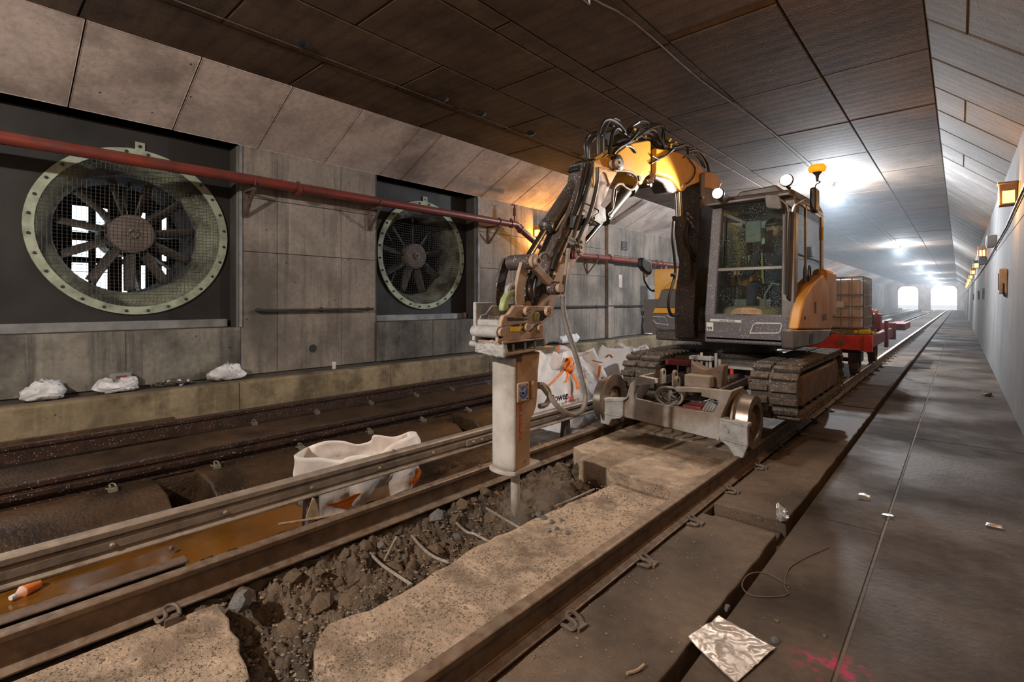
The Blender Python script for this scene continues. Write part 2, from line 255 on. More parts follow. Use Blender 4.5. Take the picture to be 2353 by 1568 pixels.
# ------------------------------------------------------------------ mesh helpers
WMAT = {}
class MB:
    def __init__(s): s.v = []; s.f = []; s.mi = []; s.cur = 0
    def add(s, vs, fs):
        o = len(s.v); s.v += [tuple(v) for v in vs]; s.f += [tuple(i + o for i in f) for f in fs]; s.mi += [s.cur] * len(fs); return s
    def box(s, x0, x1, y0, y1, z0, z1, rot=None, taper=None):
        vs = [Vector((x, y, z)) for z in (z0, z1) for y in (y0, y1) for x in (x0, x1)]
        if taper:
            c = Vector(((x0 + x1) / 2, (y0 + y1) / 2, 0))
            for i in range(4, 8): vs[i] = Vector((c.x + (vs[i].x - c.x) * taper, c.y + (vs[i].y - c.y) * taper, vs[i].z))
        if rot is not None:
            c = Vector(((x0 + x1) / 2, (y0 + y1) / 2, (z0 + z1) / 2)); m = rot if isinstance(rot, Matrix) else Matrix.Rotation(rot, 3, 'Z')
            vs = [c + m @ (v - c) for v in vs]
        return s.add(vs, [(0, 2, 3, 1), (4, 5, 7, 6), (0, 1, 5, 4), (2, 6, 7, 3), (0, 4, 6, 2), (1, 3, 7, 5)])
    def prism(s, a, off):          # a: list of 3-D points (planar outline), off: extrusion vector
        n = len(a); off = Vector(off); vs = [Vector(p) for p in a] + [Vector(p) + off for p in a]
        fs = [tuple(range(n)), tuple(range(2 * n - 1, n - 1, -1))] + [((i + 1) % n, i, i + n, (i + 1) % n + n) for i in range(n)]
        return s.add(vs, fs)
    def tube(s, path, r, n=8, cap=True):
        P = [Vector(p) for p in path]; rs = r if isinstance(r, (list, tuple)) else [r] * len(P); up = None; vs = []
        for i, p in enumerate(P):
            d = (P[min(i + 1, len(P) - 1)] - P[max(i - 1, 0)]); d = d.normalized() if d.length > 1e-9 else Vector((0, 0, 1))
            if up is None: up = d.orthogonal().normalized()
            up = (up - d * up.dot(d)); up = up.normalized() if up.length > 1e-6 else d.orthogonal().normalized()
            sd = d.cross(up)
            vs += [p + (up * math.cos(2 * math.pi * k / n) + sd * math.sin(2 * math.pi * k / n)) * rs[i] for k in range(n)]
        fs = []
        for i in range(len(P) - 1):
            for k in range(n): fs.append((i * n + k, i * n + (k + 1) % n, (i + 1) * n + (k + 1) % n, (i + 1) * n + k))
        if cap: fs += [tuple(range(n - 1, -1, -1)), tuple(range((len(P) - 1) * n, len(P) * n))]
        return s.add(vs, fs)
    def cyl(s, p0, p1, r0, r1=None, n=20): return s.tube([p0, p1], [r0, r0 if r1 is None else r1], n)
    def lathe(s, c, axis, prof, n=32, close=False):    # prof: (along, radius)
        axis = Vector(axis).normalized(); u = axis.orthogonal().normalized(); w = axis.cross(u); c = Vector(c); vs = []
        for a, r in prof: vs += [c + axis * a + (u * math.cos(2 * math.pi * k / n) + w * math.sin(2 * math.pi * k / n)) * r for k in range(n)]
        m = len(prof); fs = []
        for i in range(m if close else m - 1):
            j = (i + 1) % m
            for k in range(n): fs.append((i * n + k, i * n + (k + 1) % n, j * n + (k + 1) % n, j * n + k))
        if not close:
            if prof[0][1] > 1e-4: fs.append(tuple(range(n - 1, -1, -1)))
            if prof[-1][1] > 1e-4: fs.append(tuple(range((m - 1) * n, m * n)))
        return s.add(vs, fs)
    def grid(s, fn, nu, nv, closeu=False):
        vs = [fn(i / (nu if closeu else nu - 1), j / (nv - 1)) for j in range(nv) for i in range(nu)]; fs = []
        for j in range(nv - 1):
            for i in range(nu if closeu else nu - 1): fs.append((j * nu + i, j * nu + (i + 1) % nu, (j + 1) * nu + (i + 1) % nu, (j + 1) * nu + i))
        return s.add(vs, fs)
    def build(s, name, mats, parent=None, bev=0, seg=2, sharp=38, flat=False):
        me = bpy.data.meshes.new(name); me.from_pydata(s.v, [], s.f); me.update()
        bm = bmesh.new(); bm.from_mesh(me); bmesh.ops.recalc_face_normals(bm, faces=bm.faces); bm.to_mesh(me); bm.free()
        mats = mats if isinstance(mats, list) else [mats]
        for m in mats: me.materials.append(m)
        if len(mats) > 1: me.polygons.foreach_set('material_index', s.mi)
        if not flat:
            me.polygons.foreach_set('use_smooth', [True] * len(me.polygons)); me.set_sharp_from_angle(angle=D2R(sharp))
        o = bpy.data.objects.new(name, me); COL.objects.link(o)
        if bev:
            b = o.modifiers.new('bevel', 'BEVEL'); b.width = bev; b.segments = seg; b.limit_method = 'ANGLE'; b.angle_limit = D2R(35)
        if parent: adopt(o, parent)
        return o
def adopt(o, parent):
    o.parent = parent; o.matrix_parent_inverse = WMAT.get(parent.name, Matrix.Identity(4)).inverted()
def tag(o, label=None, cat=None, group=None, kind=None):
    if label: o['label'] = label
    if cat: o['category'] = cat
    if group: o['group'] = group
    if kind: o['kind'] = kind
    return o
def thing(name, loc, label, cat, group=None):
    o = bpy.data.objects.new(name, None); COL.objects.link(o); o.location = loc; o.empty_display_size = 0.1
    WMAT[o.name] = Matrix.Translation(Vector(loc)); return tag(o, label, cat, group)
def dup(root, loc, rz=0, label=None, scale=None):
    r = root.copy(); COL.objects.link(r); r.location = loc; r.rotation_euler = (r.rotation_euler[0], r.rotation_euler[1], rz)
    if scale: r.scale = (scale,) * 3
    if label: r['label'] = label
    for ch in list(root.children):
        c = ch.copy(); COL.objects.link(c); c.parent = r
        for g in list(ch.children): d = g.copy(); COL.objects.link(d); d.parent = c
    return r
def struct(o): o['kind'] = 'structure'; return o
def text(body, size, mat, parent, origin, xdir, ydir, name='lettering', ext=0.001, bold=0.0, label=None):
    c = bpy.data.curves.new(name, 'FONT'); c.body = body; c.size = size; c.extrude = ext; c.offset = bold; c.materials.append(mat)
    o = bpy.data.objects.new(name, c); COL.objects.link(o); X = Vector(xdir).normalized(); Y = Vector(ydir).normalized(); Z = X.cross(Y)
    mw = Matrix((( X.x, Y.x, Z.x, origin[0]), (X.y, Y.y, Z.y, origin[1]), (X.z, Y.z, Z.z, origin[2]), (0, 0, 0, 1)))
    o.parent = parent; o.matrix_parent_inverse = WMAT.get(parent.name, Matrix.Identity(4)).inverted(); o.matrix_basis = mw
    if label: o['label'] = label
    dg = bpy.context.evaluated_depsgraph_get(); me = bpy.data.meshes.new_from_object(o.evaluated_get(dg)); q = bpy.data.objects.new(name, me); COL.objects.link(q)
    q.parent = o.parent; q.matrix_parent_inverse = o.matrix_parent_inverse.copy(); q.matrix_basis = mw; bpy.data.objects.remove(o)
    if label: q['label'] = label
    return q
def shared(name, mesh, parent, mat4, base=None):
    o = bpy.data.objects.new(name, mesh); COL.objects.link(o); o.parent = parent
    o.matrix_parent_inverse = WMAT.get(parent.name, Matrix.Identity(4)).inverted(); o.matrix_basis = mat4; return o
def T(x, y, z): return Matrix.Translation((x, y, z))
def smoothpath(P, k=6):
    P = [Vector(p) for p in P]; out = []
    for i in range(len(P) - 1):
        p0, p1, p2, p3 = P[max(i - 1, 0)], P[i], P[i + 1], P[min(i + 2, len(P) - 1)]
        for j in range(k):
            t = j / k; out.append(0.5 * ((2 * p1) + (p2 - p0) * t + (2 * p0 - 5 * p1 + 4 * p2 - p3) * t * t + (3 * p1 - p0 - 3 * p2 + p3) * t ** 3))
    out.append(P[-1]); return out
# =================================================================== STRUCTURE
Y0, Y1 = -13.0, 120.0
XL, ZC, ZH = -8.8, 4.65, 4.0
G = 0.012
def panel(name, a, b, c, th, mat, parent, gap=0.018, jit=0.004):
    """slab: corner a, edge vectors b and c, pushed out by th*normal(b x c)"""
    a, b, c = Vector(a), Vector(b), Vector(c); n = b.cross(c).normalized(); t = th + R.uniform(-jit, jit)
    ub, uc = b.normalized() * gap / 2, c.normalized() * gap / 2; a = a + ub + uc; b = b - 2 * ub; c = c - 2 * uc; e = 0.006
    eb, ec = b.normalized() * e, c.normalized() * e
    lo = [a, a + b, a + b + c, a + c]
    hi = [p + n * (t - e) for p in lo]; top = [lo[0] + eb + ec, lo[1] - eb + ec, lo[2] - eb - ec, lo[3] + eb - ec]; top = [p + n * t for p in top]
    m = MB(); m.add(lo + hi + top, [(0, 1, 5, 4), (1, 2, 6, 5), (2, 3, 7, 6), (3, 0, 4, 7), (4, 5, 9, 8), (5, 6, 10, 9), (6, 7, 11, 10), (7, 4, 8, 11), (8, 9, 10, 11)])
    return m.build(name, mat, parent, flat=True)
def frange(a, b, s):
    out = []
    while a < b - 1e-6: out.append(a); a += s
    return out + [b]
# ceiling
ceil = struct(MB().box(-8.0, 0.3, Y0, Y1, ZC + 0.035, ZC + 0.5).build('ceiling', M['void']))
cols = [(-7.5, -6.4, 0.95), (-6.4, -5.28, 2.08), (-5.28, -4.15, 0.75), (-4.15, -3.85, 1.9), (-3.85, -2.7, 1.2), (-2.7, -1.47, 1.15), (-1.47, -0.28, 1.1)]
for x0, x1, off in cols:
    ys = [Y0] + frange(off - 2.4 * 5, 38, 2.4) + frange(38, Y1, 4.8)[1:]
    for k, (ya, yb) in enumerate(zip(ys, ys[1:])):
        if yb - ya < 0.1: continue
        panel('ceiling_panel', (x0, ya, ZC + 0.04), (0, yb - ya, 0), (x1 - x0, 0, 0), 0.04, M['ceil'], ceil, gap=0.026, jit=0.006)
# left haunch
hl = struct(MB().prism([(-7.46, Y0, ZC + 0.05), (XL - 0.04, Y0, ZH), (XL - 0.5, Y0, ZH), (XL - 0.5, Y0, ZC + 0.5), (-7.46, Y0, ZC + 0.5)], (0, Y1 - Y0, 0)).build('trim_haunch_left', M['groove']))
ys = [1.02 - 1.18 * k for k in range(11, 0, -1)] + [1.02, 2.2, 3.41, 4.59, 5.8, 6.31, 7.49, 8.67] + frange(9.85, 30, 1.18) + frange(30, Y1, 4.8)[1:]
for ya, yb in zip(ys, ys[1:]):
    if yb - ya > 0.1: panel('haunch_panel', (-8.82, ya, ZH + 0.03), (1.34, 0, ZC - ZH + 0.01), (0, yb - ya, 0), -0.045, M['haunch'], hl)
# right haunch
XRB, XRT, ZHR = 0.55, 0.66, 3.80
hr = struct(MB().prism([(-0.30, Y0, ZC + 0.04), (XRT + 0.03, Y0, ZHR + 0.04), (1.2, Y0, ZHR), (1.2, Y0, ZC + 0.5), (-0.3, Y0, ZC + 0.5)], (0, Y1 - Y0, 0)).build('trim_haunch_right', M['groove']))
ys = frange(Y0, 32, 1.2) + frange(32, Y1, 4.8)[1:]
for k, (ya, yb) in enumerate(zip(ys, ys[1:])):
    if yb - ya < 0.1: continue
    a, c = Vector((-0.28, ya, ZC)), Vector((XRT + 0.02 + 0.28, 0, ZHR - ZC + 0.02)); s = Vector((0.02, 0, 0.02))
    if 2 < k < 24 and k % 3 == 1:
        panel('haunch_panel', a + s, c * 0.36, (0, yb - ya, 0), -0.035, M['haunchr'], hr); panel('haunch_panel', a + s + c * 0.36, c * 0.64, (0, yb - ya, 0), -0.035, M['haunchr'], hr)
    else: panel('haunch_panel', a + s, c, (0, yb - ya, 0), -0.035, M['haunchr'], hr)
# right wall
wr = struct(MB().prism([(XRB + 0.03, Y0, -0.5), (XRT + 0.03, Y0, ZHR + 0.05), (1.2, Y0, ZHR + 0.05), (1.2, Y0, -0.5)], (0, Y1 - Y0, 0)).build('wall_right', M['groove']))
ys = frange(Y0, 40, 3.6) + frange(40, Y1, 7.2)[1:]
dx = (XRT - XRB) / (ZHR + 0.15)
for ya, yb in zip(ys, ys[1:]):
    if yb - ya < 0.1: continue
    for z0, z1 in ((-0.15, 2.55), (2.55, ZHR)):
        panel('wall_panel', (XRB + dx * (z0 + 0.15) + 0.03, ya, z0), (dx * (z1 - z0), 0, z1 - z0), (0, yb - ya, 0), 0.03, M['wallr'], wr, gap=0.008, jit=0.002)
# left wall with the two fan recesses
REC = [(-3.0, -0.4), (0.12, 3.16), (5.71, 8.60)]; ZR = 1.0
m = MB(); prev = Y0
for a, b in REC:
    m.box(-9.6, XL - 0.03, prev, a, -0.5, ZH + 0.1); m.box(-9.6, XL - 0.03, a, b, -0.5, ZR); prev = b
m.box(-9.6, XL - 0.03, prev, Y1, -0.5, ZH + 0.1)
wl = struct(m.build('wall_left', M['groove']))
ysegs = [(Y0, -3.0, 2), (-0.4, 0.12, 1), (3.16, 3.75, 1), (3.75, 4.95, 1), (4.95, 5.71, 1), (8.6, 9.8, 1), (9.8, 11.0, 1), (11.0, 12.2, 1), (12.2, 13.4, 1), (13.4, 14.5, 1)]
for ya, yb, _ in ysegs:
    for z0, z1 in ((0.2, 2.25), (2.25, 3.15), (3.15, 4.03)):
        panel('wall_panel', (XL - 0.03, ya, z0), (0, yb - ya, 0), (0, 0, z1 - z0), 0.03, M['wall'], wl, gap=0.008, jit=0.002)
ysf = frange(14.85, 40, 2.4) + frange(40, Y1, 7.2)[1:]
for ya, yb in zip(ysf, ysf[1:]):
    if yb - ya < 0.1: continue
    for z0, z1 in ((0.2, 3.0), (3.0, 4.03)):
        panel('wall_panel', (XL - 0.03, ya, z0), (0, yb - ya, 0), (0, 0, z1 - z0), 0.03, M['wall'], wl, gap=0.01, jit=0.002)
for a, b in REC[1:]:
    h = (a + b) / 2
    for ya, yb in ((a, h), (h, b)): panel('wall_panel', (XL - 0.03, ya, 0.2), (0, yb - ya, 0), (0, 0, ZR - 0.2), 0.03 + (0.03 if a > 5 else 0), M['wallstain'], wl, gap=0.004, jit=0.001)
struct(MB().box(-8.83, -8.68, 14.5, 14.85, 0.2, 4.0).prism([(-8.83, 14.5, 4.0), (-8.68, 14.5, 4.0), (-7.45, 14.5, 4.6), (-7.45, 14.5, 4.66), (-8.83, 14.5, 4.1)], (0, 0.35, 0)).build('trim_pilaster', M['wall'], bev=0.01))
# end walls: rear one added, unseen, to keep sky light out; portal ahead
struct(MB().box(-9.6, 1.2, Y0 - 0.3, Y0, -0.5, 5.1).build('wall_light_block', M['groove']))
def arch(x0, x1, zt, r=0.9):
    P = [(x0, -0.5)]
    for k in range(7):
        a = math.pi - k * math.pi / 12; P.append((x0 + r + r * math.cos(a), zt - r + r * math.sin(a)))
    for k in range(7):
        a = math.pi / 2 - k * math.pi / 12; P.append((x1 - r + r * math.cos(a), zt - r + r * math.sin(a)))
    return P + [(x1, -0.5)]
m = MB(); A = arch(-8.75, -5.75, 4.25); B = arch(-3.95, -0.35, 4.25)
out = [(-9.6, -0.5)] + A + B + [(1.2, -0.5), (1.2, 5.1), (-9.6, 5.1)]
m.prism([(x, Y1, z) for x, z in out], (0, 0.6, 0))
struct(m.build('wall_portal', M['haunch']))
struct(MB().box(-40, 40, Y1 + 0.6, Y1 + 160, -0.5, -0.15).build('floor_outside', M['wallr']))
# ------------------------------------------------------------------ floor
fl = struct(MB().box(-8.9, 1.2, Y0, Y1 + 0.6, -0.75, -0.52).box(-1.62, -1.44, Y0, Y1, -0.53, -0.185).box(-3.36, -3.0, Y0, 0.4, -0.53, -0.20).box(-3.36, -3.02, 4.2, Y1, -0.53, -0.20)
            .box(-6.80, -5.60, Y0, Y1, -0.53, -0.175).box(-8.13, -6.80, Y0, Y1, -0.53, -0.215).box(-5.60, -5.30, Y0, Y1, -0.53, -0.185).box(-1.45, 0.7, Y0, Y1, -0.53, -0.27).box(-3.01, -1.6, 8.0, Y1, -0.53, -0.23)
            .build('floor', M['brownslab']))
def slabpoly(name, pts, z0, z1, mat, parent, bev=0.012, rough=0.0, cuts=0):
    m = MB().prism([(x, y, z0) for x, y in pts], (0, 0, z1 - z0)); o = m.build(name, mat, parent, bev=bev, flat=True); return o
def ragged(pts, amp, step):
    out = []
    for (x0, y0, rag), (x1, y1, _) in zip(pts, pts[1:] + pts[:1]):
        n = max(1, int(math.hypot(x1 - x0, y1 - y0) / step)) if rag else 1
        for k in range(n):
            t = k / n; j = amp if 0 < k else 0; out.append((x0 + (x1 - x0) * t + R.uniform(-j, j), y0 + (y1 - y0) * t + R.uniform(-j, j)))
    return out
# slabs between the rails of the near track
slabpoly('slab', ragged([(-1.605, 0.88, 1), (-1.605, 3.92, 0), (-1.75, 4.03, 1), (-2.2, 3.95, 1), (-2.26, 3.79, 1), (-2.32, 2.96, 1), (-2.35, 2.26, 1), (-2.28, 1.72, 1), (-2.27, 1.44, 1), (-2.33, 1.24, 1), (-2.2, 1.10, 1), (-1.96, 1.02, 1)], 0.012, 0.09), -0.36, -0.172, M['slab'], fl)
slabpoly('slab', ragged([(-2.96, 0.66, 0), (-2.98, -1.6, 0), (-1.95, -1.6, 0), (-2.17, 0.7, 1), (-2.24, 0.84, 1), (-2.74, 0.93, 1), (-2.92, 0.94, 1)], 0.012, 0.09), -0.36, -0.172, M['slab'], fl)
slabpoly('slab', ragged([(-1.605, 0.6, 0), (-1.605, -1.6, 0), (-1.93, -1.6, 0), (-1.93, 0.75, 1)], 0.01, 0.1), -0.36, -0.175, M['slab'], fl)
slabpoly('slab', ragged([(-1.605, 3.86, 0), (-1.605, 7.3, 0), (-2.96, 7.3, 0), (-2.96, 4.25, 1), (-2.74, 4.12, 1), (-2.69, 3.95, 1), (-2.53, 3.96, 1), (-2.33, 3.90, 1), (-1.87, 3.84, 1)], 0.008, 0.12), -0.30, -0.075, M['slab'], fl)
for ya, yb in zip(frange(7.33, 62, 2.4), frange(7.33, 62, 2.4)[1:]):
    panel('slab', (-2.98, ya, -0.23), (1.38, 0, 0), (0, yb - ya, 0), 0.075, M['slabside'], fl, gap=0.04)
panel('slab', (-2.98, 62, -0.23), (1.38, 0, 0), (0, Y1 - 62, 0), 0.075, M['slabside'], fl, gap=0.04)
# slabs right of the near track, the strip beside them and the walkway
sy = [-1.5, 1.3, 3.74, 3.96, 6.62, 9.0] + frange(11.4, 60, 2.4) + [Y1]
for ya, yb in zip(sy, sy[1:]):
    if abs(yb - ya - 0.22) < 0.01: slabpoly('slab_joint_mortar', ragged([(-1.42, 3.73, 1), (-0.95, 3.73, 1), (-0.95, 3.97, 1), (-1.42, 3.97, 1)], 0.01, 0.1), -0.3, -0.235, M['slabside'], fl); continue
    if ya < 8: slabpoly('slab', ragged([(-1.435, ya + .01, 1), (-0.925, ya + .015, 1), (-0.925, yb - .015, 1), (-1.435, yb - .01, 1)], 0.006, 0.13), -0.28, -0.155 + R.uniform(-.004, .004), M['slabside'], fl, bev=0.01)
    else: panel('slab', (-1.44, ya, -0.28), (0.52, 0, 0), (0, yb - ya, 0), 0.125, M['slabside'], fl, gap=0.035)
for ya, yb in zip(frange(-4, 60, 4.1), frange(-4, 60, 4.1)[1:] ): panel('slab', (-0.865, ya, -0.28), (0.475, 0, 0), (0, yb - ya, 0), 0.13, M['walk'], fl, gap=0.006, jit=0.001)
panel('slab', (-0.865, 60, -0.28), (0.475, 0, 0), (0, Y1 - 60, 0), 0.13, M['walk'], fl)
for ya, yb in zip([-4, 7.35, 13.5, 20, 27, 35, 45, 60], [7.35, 13.5, 20, 27, 35, 45, 60, Y1]): panel('walkway_slab', (-0.385, ya, -0.28), (0.96, 0, 0), (0, yb - ya, 0), 0.132, M['walk'], fl, gap=0.008, jit=0.001)
MB().box(-0.40, -0.365, -4, 60, -0.28, -0.156).build('joint_mortar', M['slabside'], fl)
# middle bench blocks, with the dark gaps between them
for ya, yb in ((-4.8, -1.75), (-1.45, 1.20), (1.52, 4.42), (4.72, 7.7), (8.0, 11.2), (11.5, 14.8), (15.1, 60)):
    o = MB().prism([(-5.72, ya, -0.53), (-5.72, ya, -0.175), (-5.15, ya, -0.165), (-4.93, ya, -0.185), (-4.80, ya, -0.26), (-4.74, ya, -0.40), (-4.72, ya, -0.53)], (0, yb - ya, 0)).build('concrete_bench_block', M['brownslab'], fl, bev=0.02)
# channel beds
def hf(name, x0, x1, y0, y1, nx, ny, zf, mat, parent, kind='stuff'):
    m = MB().grid(lambda u, v: Vector((x0 + (x1 - x0) * u, y0 + (y1 - y0) * v, zf(x0 + (x1 - x0) * u, y0 + (y1 - y0) * v))), nx, ny)
    o = m.build(name, mat, parent, sharp=60); o['kind'] = kind; return o
fb = lambda x, y, s=1.0: noise.fractal(Vector((x * s, y * s, 3.1)), 0.7, 2.1, 5)
hf('channel_bed', -4.95, -3.3, -3, 14, 60, 420, lambda x, y: -0.405 + 0.03 * fb(x, y, 2.5) + (0.035 if y > 2.0 else 0), M['brownslab'], fl)
hf('ledge_debris', -3.66, -3.05, -3, 14, 30, 700, lambda x, y: (-0.225 + 0.016 * fb(x, y, 7)) if x > -3.60 + .03 * fb(1, y, 3) else -0.42, M['brownslab'], fl)
wt = MB().box(-4.92, -3.50, -3, 2.05, -0.42, -0.372).build('puddle', M['water'], fl); wt['kind'] = 'stuff'
def trench(x, y):
    e = min(1, max(0, (x + 2.95) / 0.16)) if x < -2.6 else 1
    r = min(1, max(0, (-1.98 - x) / 0.25)); b = -0.40 + 0.10 * (1 - e) + 0.04 * (1 - r)
    rid = 0.045 * fb(x, y, 3.0) + 0.06 * abs(fb(x + 7, y, 5.0)) + 0.030 * abs(fb(x, y, 13)) + 0.012 * fb(x, y, 40)
    dig = -0.06 * math.exp(-((x + 2.86) ** 2) / 0.01) if 1.0 < y < 2.4 else 0
    heap = 0.09 * math.exp(-((x + 2.45) ** 2 + (y - 1.55) ** 2 / 3) / 0.06) + 0.07 * math.exp(-((x + 2.7) ** 2 + (y - 3.75) ** 2) / 0.05)
    return b + rid + dig + heap + 0.05
hf('dug_out_rubble', -3.02, -1.85, 0.30, 4.35, 190, 520, trench, M['mud'], fl)
# broken support under the left rail: ragged lumps
m = MB().grid(lambda u, v: Vector((-3.02 + 0.05 * fb(v * 30, u * 3, 1.0) - 0.02 * u, 0.2 + 4.3 * v, -0.5 + 0.30 * u)), 14, 260).box(-3.4, -3.06, 0.2, 4.5, -0.5, -0.205)
o = m.build('broken_rail_bed', M['mud'], fl); o['kind'] = 'stuff'
# kerb along the left wall
kb = struct(MB().box(-8.85, -8.20, Y0, Y1, -0.3, 0.155).build('trim_kerb_bed', M['groove']))
ky = [-2.5, 0.2, 2.9, 5.6, 8.3, 11.0, 13.7] + frange(16.4, Y1, 8.1)
for ya, yb in zip([Y0] + ky, ky):
    if yb - ya < 0.1: continue
    MB().prism([(-8.11, ya + .004, -0.225), (-8.125, ya + .004, 0.17), (-8.16, ya + .004, 0.20), (-8.34, ya + .004, 0.20), (-8.34, ya + .004, -0.225)], (0, yb - ya - .008, 0)).build('kerb_stone', M['kerb'], kb, bev=0.008)
lg = hf('ledge_grime', -8.83, -8.33, Y0, 40, 12, 500, lambda x, y: 0.185 + 0.012 * fb(x, y, 5), M['ledge'], kb)
# ------------------------------------------------------------------ rails
def railpoly(x, zt=0.0, s=1.0): 
    P = [(-.068, -.172), (.068, -.172), (.068, -.160), (.012, -.145), (.009, -.045), (.034, -.036), (.035, -.008), (.026, 0), (-.026, 0), (-.035, -.008), (-.034, -.036), (-.009, -.045), (-.012, -.145), (-.068, -.160)]
    return [(x + a * s, zt + b * s) for a, b in P]
def make_rail(name, x, cuts, mats, label, clipx, clipys, clipmat, zt=0.0):
    t = thing(name, (x, 0, zt - 0.17), label, 'rail')
    for (ya, yb), mt in zip(cuts, mats):
        pr = railpoly(x, zt); m = MB().prism([(a, ya, b) for a, b in pr], (0, yb - ya, 0))
        if isinstance(mt, list):
            m.mi = [0] * len(m.f)
            for i in (2 + 7, 2 + 6, 2 + 8): m.mi[i] = 1
        m.build('rail_length', mt, t, flat=True, bev=0.003 if yb < 10 else 0)
    P = [(-0.055, -0.045, 0), (-0.02, -0.055, 0.012), (0.02, -0.045, 0.03), (0.04, -0.01, 0.035), (0.02, 0.02, 0.03), (-0.03, 0.02, 0.028), (-0.06, 0.03, 0.02), (-0.055, 0.06, 0.01), (-0.01, 0.065, 0.012), (0.03, 0.055, 0.0)]
    me = None
    for side, ys in clipys:
        for y in ys:
            if me is None:
                c = MB().tube(smoothpath([(a * (.8 if x > -4 else .55), b_ * (.8 if x > -4 else .55), c_) for a, b_, c_ in P], 4), 0.010 if x > -4 else .007, 7).box(-0.075, -0.03, -0.03, 0.03, -0.02, 0.018); o = c.build('rail_clip', clipmat, t); me = o.data
                o.matrix_basis = T(x + clipx * side, y, zt - 0.155) @ Matrix.Rotation(0 if side < 0 else math.pi, 4, 'Z')
            else: shared('rail_clip', me, t, T(x + clipx * side, y, zt - 0.155) @ Matrix.Rotation((0 if side < 0 else math.pi) + R.uniform(-.1, .1), 4, 'Z'))
    return t
make_rail('rail', -1.53, [(-5, 8.5), (8.51, Y1)], [M['rail'], [M['rail'], M['railtop']]], 'brown running rail beside the paved strip and walkway, right rail of the near track', 0.115, [(1, [0.55, 1.27, 2.02, 2.78, 3.51, 4.29, 5.08, 5.9, 6.7, 7.5, 8.4] + frange(9.2, 34, 0.8))], M['clip'])
make_rail('rail', -3.07, [(-5, 8.5), (8.51, Y1)], [M['rail'], [M['rail'], M['railtop']]], 'brown running rail above the dug-out rubble, left rail of the near track', 0.115, [(1, [-0.05, 0.72, 4.58, 5.44, 6.3, 7.2])], M['clip'])
make_rail('rail', -5.45, [(-5, Y1)], [[M['railfar'], M['railfar']]], 'wet dark rail with pale clips, near rail of the far track', 0.13, [(1, [0.15, 0.89, 1.68, 2.5, 3.35, 4.15, 4.97, 5.83, 6.7, 7.6])], M['yclip'])
make_rail('rail', -6.95, [(-5, Y1)], [[M['railfar'], M['railfar']]], 'dark rusty rail nearest the kerb of the fan wall', 0.12, [(1, [2.6, 3.45, 4.32, 5.19, 5.98, 6.89, 7.8])], M['clip'])
# bolted guard bar on the near side of the wet rail
t = thing('guard_bar', (-5.405, 0, -0.1), 'wet bolted bar running along the side of the dark near rail of the far track', 'bar')
MB().prism([(-5.425, -5, -0.11), (-5.37, -5, -0.105), (-5.365, -5, -0.060), (-5.425, -5, -0.055)], (0, 40, 0)).build('bar', M['railfar'], t, bev=0.004)
bm0 = MB().lathe((0, 0, 0), (1, 0, 0), [(0, .016), (.012, .016), (.02, .009)], 8); b0 = None
for y in frange(0.0, 9, 0.62):
    if b0 is None: b0 = bm0.build('bolt', M['railfar'], t); b0.matrix_basis = T(-5.366, y, -0.083)
    else: shared('bolt', b0.data, t, T(-5.366, y, -0.083))
for x, l in ((-7.35, 'rusty flat cover strip lying left of the far rail beneath the near fan'),):
    t = thing('cover_plate', (x, -1, -0.2), l, 'plate')
    MB().box(x - 0.14, x + 0.20, -4, 1.86, -0.215, -0.13).build('plate', M['brownslab'], t, bev=0.01); MB().box(x - 0.18, x - 0.12, -4, 1.9, -0.215, -0.06).build('upstand', M['brownslab'], t, bev=0.006)
# contact (third) rail
t = thing('contact_rail', (-3.7, 0, -0.4), 'dusty bolted contact rail on short legs in front of the white sack', 'rail')
pr = [(-.045, .10), (.022, .10), (.034, .088), (.034, .055), (.012, .048), (.012, .030), (.026, .026), (.026, -.022), (.012, -.028), (.012, -.042), (.052, -.052), (.052, -.066), (-.07, -.066), (-.07, -.05), (-.02, -.04), (-.02, .05), (-.045, .06)]
MB().prism([(-3.7 + a, -5, b) for a, b in pr], (0, 45, 0)).build('rail_length', M['third'], t, bev=0.003, flat=True)
b0 = MB().lathe((0, 0, 0), (1, 0, 0), [(0, .015), (.008, .014), (.014, .007)], 10).build('bolt', M['third'], t); b0.matrix_basis = T(-3.673, -0.5, 0.002)
for y in [0.05, 0.62, 1.22, 1.82, 2.42, 3.0, 3.68, 4.3, 4.95, 5.6, 6.3]: shared('bolt', b0.data, t, T(-3.673, y, 0.002))
MB().box(-3.68, -3.655, 3.42, 4.05, -0.028, 0.034).build('fishplate', M['third'], t, bev=0.004)
for y in (3.5, 3.62, 3.85, 3.97): shared('bolt', b0.data, t, T(-3.655, y, 0.002))
lgm = MB().prism([(-3.76, -0.05, -0.40), (-3.64, -0.05, -0.40), (-3.67, -0.05, -0.07), (-3.73, -0.05, -0.07)], (0, 0.10, 0)).box(-3.82, -3.56, -0.09, 0.09, -0.41, -0.385).build('leg', M['bracket'], t, bev=0.006)
lgm.matrix_basis = T(0, 1.83, 0)
for y in (-0.9, 5.15, 7.9, 10.6): shared('leg', lgm.data, t, T(0, y, 0))
# plank and cable in the channel
o = MB().box(-3.66, -3.635, -1.6, 0.98, -0.36, -0.185).box(-3.64, -3.56, -1.6, 0.98, -0.20, -0.185).build('steel_angle', M['bracket'], bev=0.006); tag(o, 'rusty angle strip lying in the muddy water beside the left rail', 'strip')
o = MB().tube(smoothpath([(-4.28, -2, -0.37), (-4.42, 0.5, -0.345), (-4.5, 1.8, -0.35), (-4.52, 3.4, -0.33), (-4.55, 6, -0.35), (-4.5, 12, -0.36)], 8), 0.03, 8).build('rusty_pipe', M['bracket']); tag(o, 'thin rusty conduit lying along the bench blocks', 'conduit')
